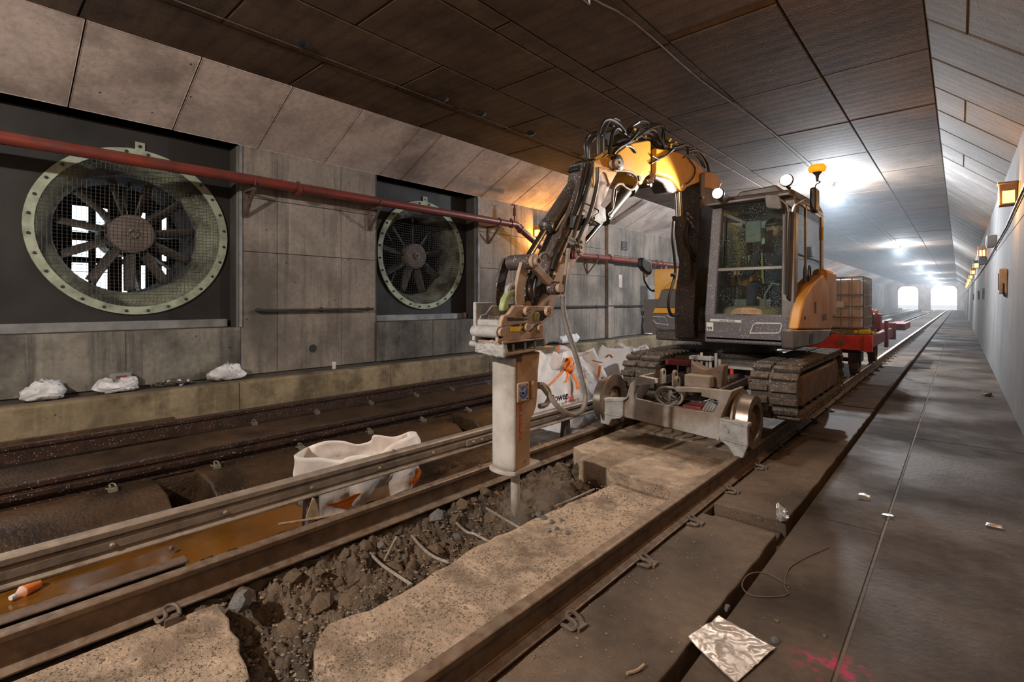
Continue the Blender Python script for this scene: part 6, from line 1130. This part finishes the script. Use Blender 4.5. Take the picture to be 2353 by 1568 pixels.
MB().tube(smoothpath([knt + Vector((0, -.08, -.05)), knt + Vector((.04, .0, .06)), knt + Vector((0, .09, -.02)), knt + Vector((.05, .0, -.08)), knt + Vector((0, -.08, -.05))], 5), .035, 8).build('knot', M['orange'], B1)
for pts in ([(1300, 845), (1285, 862), (1268, 880), (1253, 893)], [(1304, 850), (1306, 862), (1302, 875), (1297, 880)], [(1310, 850), (1318, 865), (1326, 880), (1328, 895)], [(1300, 832), (1305, 822), (1314, 828), (1312, 842)]):
    n_ = len(pts); ribbon([PX(x, y, -3.92 + .17 * i / (n_ - 1)) for i, (x, y) in enumerate(pts)], .08, B1)
ribbon([PX(1273, 826, -4.1), PX(1278, 812, -4.1), PX(1284, 800, -4.1), PX(1286, 793, -4.12)], .05, B1)
for pts in ([(1262, 836), (1272, 808), (1282, 812), (1294, 838), (1285, 852), (1268, 850)], [(1342, 848), (1350, 826), (1380, 880), (1372, 884), (1350, 862)]):
    P = [PX(x, y, -4.02) for x, y in pts]; MB().prism(P, (-.02, .02, 0)).build('flap', M['white'], B1, bev=.004)
for s_, x0, mt, sz in (('Power', 1266, 'black', .135), ('Pak', 1299, 'redtxt', .135)):
    t0 = PX(x0, 926, -3.74); text(s_, sz, M[mt], B1, (-3.74, t0.y, t0.z), (0, 1, .015), (0, 0, 1), bold=.002)
t0 = PX(1284, 934, -3.74); text('& SAFETY SERVICES', .052, M['dark'], B1, (-3.74, t0.y, t0.z), (0, 1, .015), (0, 0, 1))
B2 = bigbag((-4.33, 7.75, -.37), .9, 1.0, .95, 'white bulk bag with orange straps half hidden behind the left crawler track', 4)
for pts in ([(1378, 840), (1376, 855), (1374, 868)], [(1362, 828), (1375, 832), (1384, 834)], [(1392, 822), (1400, 815), (1407, 822)]): ribbon([PX(x, y, -3.84) for x, y in pts], .08, B2)
t0 = PX(1381, 884, -3.76); text('Power', .14, M['black'], B2, (-3.76, t0.y, t0.z), (0, 1, 0), (0, 0, 1), bold=.002)
# clear sheeting between the bags
def sheetq(name, P4, amp, mat, label, cat, nu=26, nv=26, seed=0, th=.002, drop=0, nscale=5.0):
    a, b, c, d = [Vector(p) for p in P4]
    def fn(u, v): p = (a * (1 - u) + b * u) * (1 - v) + (d * (1 - u) + c * u) * v; q_ = noise.turbulence(Vector((p.x * nscale + seed, p.y * nscale, seed)), 4, False); return p + Vector((0, 0, amp * abs(q_)))
    m = MB().grid(fn, nu, nv); o = m.build(name, mat, sharp=25); sd = o.modifiers.new('thickness', 'SOLIDIFY'); sd.thickness = th; return tag(o, label, cat) if label else o
sheetq('clear_sheet', [(-3.92, 5.3, -.32), (-3.45, 5.25, -.34), (-3.45, 6.6, -.34), (-3.92, 6.6, -.25)], .10, M['paper'], 'crumpled clear plastic under the contact rail by the bulk bag', 'plastic', seed=4)
# open white sack behind the contact rail
SK = thing('open_bulk_bag', (-4.2, 2.6, -.38), 'open sagging white bulk bag behind the contact rail, nearest the camera', 'bag')
front = [(675, 1047), (700, 1052), (735, 1052), (780, 1058), (800, 1050), (832, 1045), (866, 1046), (900, 1020), (955, 996)]
back = [(941, 992), (918, 1001), (899, 1004), (870, 1000), (857, 1001), (850, 1014), (820, 1021), (790, 1014), (755, 1013), (725, 1020), (701, 1030)]
rim = smoothpath([PX(x, y, -3.93) for x, y in front] + [PX(x, y, -4.48) for x, y in back] + [PX(675, 1047, -3.93)], 4)[:-1]
cen = sum(rim, Vector()) / len(rim); nr = len(rim)
def skf(i, v):
    p = rim[i % nr]; b = Vector((cen.x + (p.x - cen.x) * .92 + .05, cen.y + (p.y - cen.y) * .86, -.38)); q_ = b.lerp(p, v); k = noise.fractal(Vector((q_.x * 4, q_.y * 4, q_.z * 4 + 3)), .8, 2, 4)
    o_ = Vector((q_.x - cen.x, q_.y - cen.y, 0)).normalized(); return q_ + o_ * (.05 * math.sin(math.pi * v) + .045 * k * min(1, 3 * (1 - v) + .2))
m = MB(); vs = [skf(i, j / 15) for j in range(16) for i in range(nr)]; m.add(vs, [(j * nr + i, j * nr + (i + 1) % nr, (j + 1) * nr + (i + 1) % nr, (j + 1) * nr + i) for j in range(15) for i in range(nr)] + [tuple(range(nr - 1, -1, -1))])
o = m.build('sack', M['creamb'], SK, sharp=50); sd = o.modifiers.new('thickness', 'SOLIDIFY'); sd.thickness = .004
for P, X in (([(748, 1160), (770, 1168), (800, 1172), (815, 1150), (830, 1135), (815, 1138), (795, 1148), (772, 1158)], -3.80), ([(950, 1085), (963, 1074), (969, 1085), (962, 1105), (950, 1118), (944, 1105)], -3.85)):
    MB().prism([PX(x, y, X) for x, y in P], (-.02, .01, 0)).build('strap', M['orange'], SK, bev=.004)
t0 = PX(785, 1050, -4.42); text('SIKA', .07, M['galv'], SK, (-4.415, t0.y, t0.z + .02), (0, 1, .3), (0, -.3, 1)) if False else None
# =================================================================== RUBBLE, BARS, LITTER
def rockmesh(seed, sx=1, sy=1, sz=.8, sub=2):
    bm = bmesh.new(); bmesh.ops.create_icosphere(bm, subdivisions=sub, radius=1)
    rr = random.Random(seed); pl = [(Vector((rr.gauss(0, 1), rr.gauss(0, 1), rr.gauss(0, 1))).normalized(), rr.uniform(.55, .85)) for _ in range(11)]
    for v in bm.verts:
        for n_, d_ in pl:
            k = v.co.dot(n_)
            if k > d_: v.co -= n_ * (k - d_)
        v.co += v.co.normalized() * .06 * noise.noise(v.co * 3 + Vector((seed, 0, 0))); v.co = Vector((v.co.x * sx, v.co.y * sy, v.co.z * sz))
    me = bpy.data.meshes.new('stone'); bm.to_mesh(me); bm.free(); me.polygons.foreach_set('use_smooth', [True] * len(me.polygons)); me.set_sharp_from_angle(angle=D2R(25)); return me
RM = [rockmesh(k, 1, R.uniform(.6, 1), R.uniform(.45, .8)) for k in range(10)]
for k, me in enumerate(RM): me.materials.append(M['stone'] if k % 3 else M['stoneg'])
CM = [rockmesh(40 + k, 1, R.uniform(.55, 1), R.uniform(.5, .9), 1 + k % 2) for k in range(8)]
for k, me in enumerate(CM): me.materials.append(M['clod'] if k != 4 else M['stoneg']); me.set_sharp_from_angle(angle=D2R(12))
def stone(loc, s, k=None, name='stone'):
    o = bpy.data.objects.new(name, RM[R.randrange(10) if k is None else k]); COL.objects.link(o); o.location = loc; o.scale = (s,) * 3; o.rotation_euler = (R.uniform(-.5, .5), R.uniform(-.5, .5), R.uniform(0, 6.28)); return o
tag(stone(PZ(550, 1388, -.20) + Vector((.02, 0, .02)), .085, 3), 'large grey boulder wedged against the left rail, biggest stone in the dug strip', 'stone')
spots = []
cand = [(R.uniform(-2.98, -2.0), R.uniform(.35, 4.2)) for _ in range(900)]
for x, y in cand:
    if len(spots) >= 150: break
    lim = -2.36 if y > 1.25 else -2.02
    if x > lim - .02: continue
    if y < 1.0 and x < -2.2 + .0: continue
    s_ = R.choice([.02, .028, .036, .048, .062, .08] if len(spots) > 25 else [.07, .09]) * R.uniform(.8, 1.2)
    if any(math.hypot(x - a, y - b) < (s_ + c) * .8 for a, b, c in spots): continue
    if math.hypot(x + 2.51, y - 2.8) < .1: continue
    spots.append((x, y, s_)); so_ = stone((x, y, trench(x, y) + s_ * .05), s_); so_.data = CM[R.randrange(8)]; tag(so_, 'broken lump of concrete lying in the dug-out strip', 'stone', 'broken lumps in the dug-out strip')
for k, (px, py, s_, l) in enumerate(((1250, 1190, .03, ''), (1268, 1200, .026, ''), (1237, 1183, .034, ''), (1290, 1196, .02, ''), (1305, 1225, .022, ''), (1280, 1215, .022, ''), (1262, 1222, .018, ''), (1225, 1185, .02, ''))):
    tag(stone(PZ(px, py, -.172 + s_ * .35), s_, 3 * (k % 4)), ['second-largest pale flake on the slab edge beside the chisel', 'pale flake just right of the largest flake by the chisel', 'largest pale flake on the slab edge beside the chisel', 'small pale flake farthest from the chisel in its cluster', 'small flake lowest and rightmost in the cluster by the chisel', 'small flake in the lower middle of the cluster by the chisel', 'smallest flake at the bottom of the cluster by the chisel', 'small flake leftmost in the cluster nearest the chisel'][k], 'stone', 'pale flakes on the slab edge beside the chisel')
for px, py, s_, k, z, l in ((1670, 1397, .024, 0, -.145, 'pale grey stone at the slot above the plastic sheet'), (1781, 1474, .026, 6, -.145, 'flat pale stone touching the corner of the plastic sheet'), (1785, 1427, .016, 4, -.148, 'small brown stone right of the plastic sheet'), (1895, 1462, .014, 3, -.148, 'small grey stone on the walkway joint'), (710, 1472, .022, 9, -.17, 'pale chip at the broken corner of the slab'), (905, 1075, .022, 6, .115, 'small lump on top of the contact rail'), (1103, 1068, .02, 9, -.0, 'small stone resting on the left rail head'), (395, 1260, .03, 1, -.33, 'lump of rubble standing in the orange water'), (715, 1150, .045, 1, -.12, 'stone chocked against the contact rail leg'), (1240, 1022, .03, 0, -.13, 'pale block beside the left rail behind the breaker')):
    if l.startswith('small lump on') or l.startswith('small stone resting'): X = -3.70 if 'contact' in l else -3.07; p = PX(px, py, X); p.z = (.112 if 'contact' in l else .012); tag(stone(p, s_ * .8, k), l, 'stone')
    else: tag(stone(PZ(px, py, z), s_, k), l, 'stone')
def pebbles(name, n, fnc, smin, smax, mat, label):
    m = MB()
    base = [(0, 0, 1), (1, 0, 0), (0, 1, 0), (-1, 0, 0), (0, -1, 0), (0, 0, -1)]; fs = [(0, 1, 2), (0, 2, 3), (0, 3, 4), (0, 4, 1), (5, 2, 1), (5, 3, 2), (5, 4, 3), (5, 1, 4)]
    for _ in range(n):
        x, y, z = fnc(); s_ = smin + (smax - smin) * R.random() ** 3; a = R.uniform(0, 6.28); ca_, sa_ = math.cos(a), math.sin(a)
        m.add([(x + s_ * (b[0] * ca_ * R.uniform(.6, 1.2) - b[1] * sa_), y + s_ * (b[0] * sa_ + b[1] * ca_ * R.uniform(.6, 1.2)), z + s_ * b[2] * .5) for b in base], fs)
    o = m.build(name, mat, flat=True); return tag(o, label, 'debris', kind='stuff')
pebbles('slab_grit', 5200, lambda: (R.triangular(-2.36, -1.62, -2.1), R.uniform(1.0, 3.9), -.170), .0015, .011, M['stone'], 'loose grit and chips scattered on the slab between the rails')
pebbles('slab_grit', 900, lambda: (R.uniform(-2.9, -2.25), R.uniform(-.6, .85), -.170), .002, .014, M['stone'], 'loose grit on the broken slab end at the lower left')
pebbles('side_grit', 1500, lambda: (-1.43 + .5 * R.random() ** 1.6, R.uniform(.2, 6.0), -.153), .0015, .008, M['stone'], 'fine grit along the outer side of the right rail')
pebbles('walkway_grit', 350, lambda: (R.uniform(-.86, .5), R.uniform(1.4, 9), -.147), .0015, .006, M['stone'], 'sparse grit on the walkway')
pebbles('trench_chips', 4200, lambda: (lambda x, y: (x, y, trench(x, y) + .004))(R.uniform(-2.98, -2.3), R.uniform(.9, 4.2)), .003, .020, M['clod'], 'small chips covering the dug-out strip')
pebbles('trench_chips', 900, lambda: (lambda x, y: (x, y, trench(x, y) + .004))(R.uniform(-2.3, -1.95), R.uniform(.3, 1.1)), .003, .018, M['stoneg'], 'dark chips in front of the broken slab end')
pebbles('channel_grit', 1200, lambda: (R.uniform(-3.34, -3.14), R.uniform(.2, 5), -.198), .002, .014, M['stone'], 'grit heaped along the outer side of the left rail')
pebbles('bench_grit', 900, lambda: (R.uniform(-5.33, -4.98), R.uniform(.2, 8), -.168), .002, .010, M['ledge'], 'dark grit on the middle bench blocks')
pebbles('kerb_litter', 260, lambda: (R.uniform(-8.08, -7.9), R.uniform(1, 18), -.21), .004, .03, M['ledge'], 'leaves and dirt along the kerb foot')
for k, (P, l) in enumerate(((((846, 1266, -.27), (877, 1298, -.22), (945, 1344, -.178)), 'grey reinforcing bar crossing the dug strip, nearest the camera'), (((911, 1235, -.19), (884, 1288, -.24)), 'short bar end sticking up beside the nearest reinforcing bar'),
        (((945, 1230, -.27), (972, 1261, -.22), (999, 1281, -.20), (1030, 1293, -.18)), 'bent reinforcing bar crossing the dug strip, second from the camera'), (((1042, 1196, -.28), (1071, 1222, -.20), (1091, 1228, -.19), (1135, 1252, -.18)), 'kinked pale reinforcing bar crossing the dug strip left of the chisel'),
        (((1115, 1167, -.27), (1150, 1188, -.22), (1200, 1217, -.19)), 'straight reinforcing bar passing just behind the chisel tip'), (((1275, 1164, -.22), (1326, 1143, -.20), (1365, 1125, -.22)), 'short reinforcing bar lying along the slab beyond the chisel'), (((925, 1288, -.26), (840, 1325, -.30), (770, 1372, -.30)), 'dark bar half buried along the dug strip'))):
    tag(MB().tube(smoothpath([PZ(*p) for p in P], 5), .0095 if k != 6 else .008, 8).build('reinforcing_bar', M['rebar'] if k != 6 else M['bracket']), l, 'bar')
for (P, l, mt, r) in ((((1440, 1548, -.145), (1465, 1540, -.145), (1480, 1528, -.14)), 'bent pale stick on the slab beside the right rail', 'wood', .007), (((1905, 1258, -.148), (1820, 1300, -.147), (1803, 1345, -.147), (1812, 1365, -.147), (1780, 1372, -.147), (1725, 1368, -.147), (1705, 1345, -.147), (1722, 1320, -.147), (1760, 1318, -.147), (1812, 1345, -.146)), 'thin brown loop-shaped mark on the walkway strip', 'bracket', .0035)):  # a pale stick, and a thin brown loop mark with a tail
    tag(MB().tube(smoothpath([PZ(*p) for p in P], 5), r, 6).build('stick' if 'stick' in l else 'loop_mark', M[mt]), l, 'stick' if 'stick' in l else 'wire')
tag(MB().tube(smoothpath([PX(640, 1205, -3.35), PX(700, 1196, -3.33), PX(780, 1182, -3.3), PX(850, 1168, -3.28)], 4), [.008] * 12 + [.006], 6).build('splintered_lath', M['wood']), 'long thin splintered lath beside the contact rail leg', 'lath')
tag(MB().prism([PX(700, 1200, -3.55), PX(716, 1150, -3.55), PX(722, 1152, -3.55), PX(735, 1195, -3.55)], (-.05, .03, 0)).build('wood_chip', M['wood'], bev=.004), 'splintered wood chunk at the foot of the contact rail leg', 'wood')
sheetq('plastic_sheet', [PZ(1580, 1468, -.142), PZ(1652, 1418, -.142), PZ(1783, 1490, -.142), PZ(1690, 1572, -.142)], .022, M['sheet'], 'crumpled silvery plastic sheet lying on the walkway strip', 'sheet', 60, 60, 2, .0015, nscale=4.5)
for px, py, s_, sd_, l in ((1986, 1143, .045, 1, 'bright foil scrap on the walkway, farther of the two'), (2040, 1187, .038, 5, 'bright foil scrap on the walkway joint, nearer of the two'), (2285, 1212, .05, 6, 'faint thin plastic strip near the right wall')):
    c = PZ(px, py, -.144); sheetq('foil_scrap', [c + Vector((-s_, -s_ * .5, .004)), c + Vector((s_, -s_ * .3, .004)), c + Vector((s_ * .8, s_ * .5, .004)), c + Vector((-s_ * .8, s_ * .6, .004))], .03, M['foil'] if px < 2100 else M['sheet'], l, 'scrap', 9, 9, sd_)
c = PZ(1798, 1195, -.14); sack('foil_clump', c, .03, .04, .07, M['foil'], 'crumpled foil clump at the slab gap', 'scrap', 8, wr=.4, n=20)
c = PZ(2268, 908, -.14); sack('leaf_clump', c, .05, .12, .03, M['bracket'], 'dark dry leaf clump on the walkway by the right wall', 'leaf', 3, wr=.5, n=14)
t = thing('plastic_bottle', PZ(55, 1352, -.34), 'orange-labelled clear plastic bottle floating at the left edge', 'bottle'); a0, a1 = PZ(30, 1372, -.345), PZ(88, 1340, -.345)
ax_ = (a1 - a0); MB().lathe(a0, ax_, [(0, .012), (.02, .014), (.05, .034), (ax_.length * .95, .035), (ax_.length, .025)], 18).build('bottle_body', M['clear'], t); MB().lathe(a0 + ax_ * .35, ax_, [(0, .0362), (ax_.length * .58, .0362)], 18).build('label_band', M['orange'], t); MB().lathe(a0 - ax_.normalized() * .015, ax_, [(0, .014), (.02, .014)], 12).build('cap', M['signw'], t)
# =================================================================== DUST
def volmat(name, dens, col, scale, center, rad, an=0.2):
    m = bpy.data.materials.new(name); m.use_nodes = True; t = m.node_tree; t.nodes.remove(t.nodes['Principled BSDF'])
    v = nd(t, 'ShaderNodeVolumePrincipled'); v.inputs['Color'].default_value = (*col, 1); v.inputs['Anisotropy'].default_value = an
    p = nd(t, 'ShaderNodeNewGeometry'); ds = nd(t, 'ShaderNodeVectorMath', operation='SUBTRACT'); t.links.new(p.outputs['Position'], ds.inputs[0]); ds.inputs[1].default_value = center
    dv = nd(t, 'ShaderNodeVectorMath', operation='DIVIDE'); t.links.new(ds.outputs[0], dv.inputs[0]); dv.inputs[1].default_value = rad
    ln = nd(t, 'ShaderNodeVectorMath', operation='LENGTH'); t.links.new(dv.outputs[0], ln.inputs[0])
    f = maths(t, 'MULTIPLY', ramp(t, ln.outputs['Value'], .1, 1.0, 1, 0), ramp(t, nz(t, coords(t), scale, 3), .38, .62, 0, dens)); t.links.new(f, v.inputs['Density']); t.links.new(v.outputs[0], t.nodes['Material Output'].inputs['Volume']); return m
for c, r_, dn, l in (((-2.50, 2.83, -.20), (.13, .15, .18), 22, 'small dust puff rising round the chisel tip'), ((-2.44, 3.12, -.12), (.20, .34, .20), 7, 'thin dust cloud drifting behind the chisel')):
    o = MB().grid(lambda u, v: Vector((c[0] + r_[0] * math.sin(math.pi * v) * math.cos(u * 6.2832), c[1] + r_[1] * math.sin(math.pi * v) * math.sin(u * 6.2832), c[2] + r_[2] * math.cos(math.pi * v))), 20, 12, closeu=True).build('dust_cloud', volmat('dust', dn, (.85, .68, .56), 9, c, r_)); tag(o, l, 'dust', kind='stuff')

# =================================================================== HAZE (the lit, smoky far half of the tunnel)
hm = bpy.data.materials.new('haze'); hm.use_nodes = True; t_ = hm.node_tree; t_.nodes.remove(t_.nodes['Principled BSDF'])
vs_ = nd(t_, 'ShaderNodeVolumeScatter'); vs_.inputs['Color'].default_value = (.80, .90, 1.0, 1); vs_.inputs['Density'].default_value = 0.006; vs_.inputs['Anisotropy'].default_value = 0.45
t_.links.new(vs_.outputs[0], t_.nodes['Material Output'].inputs['Volume'])
hz = MB().box(-8.0, 0.35, 10.0, 119.5, 0.3, 4.60).build('tunnel_haze', hm); tag(hz, 'thin bluish haze hanging in the far half of the tunnel', 'haze', kind='stuff')
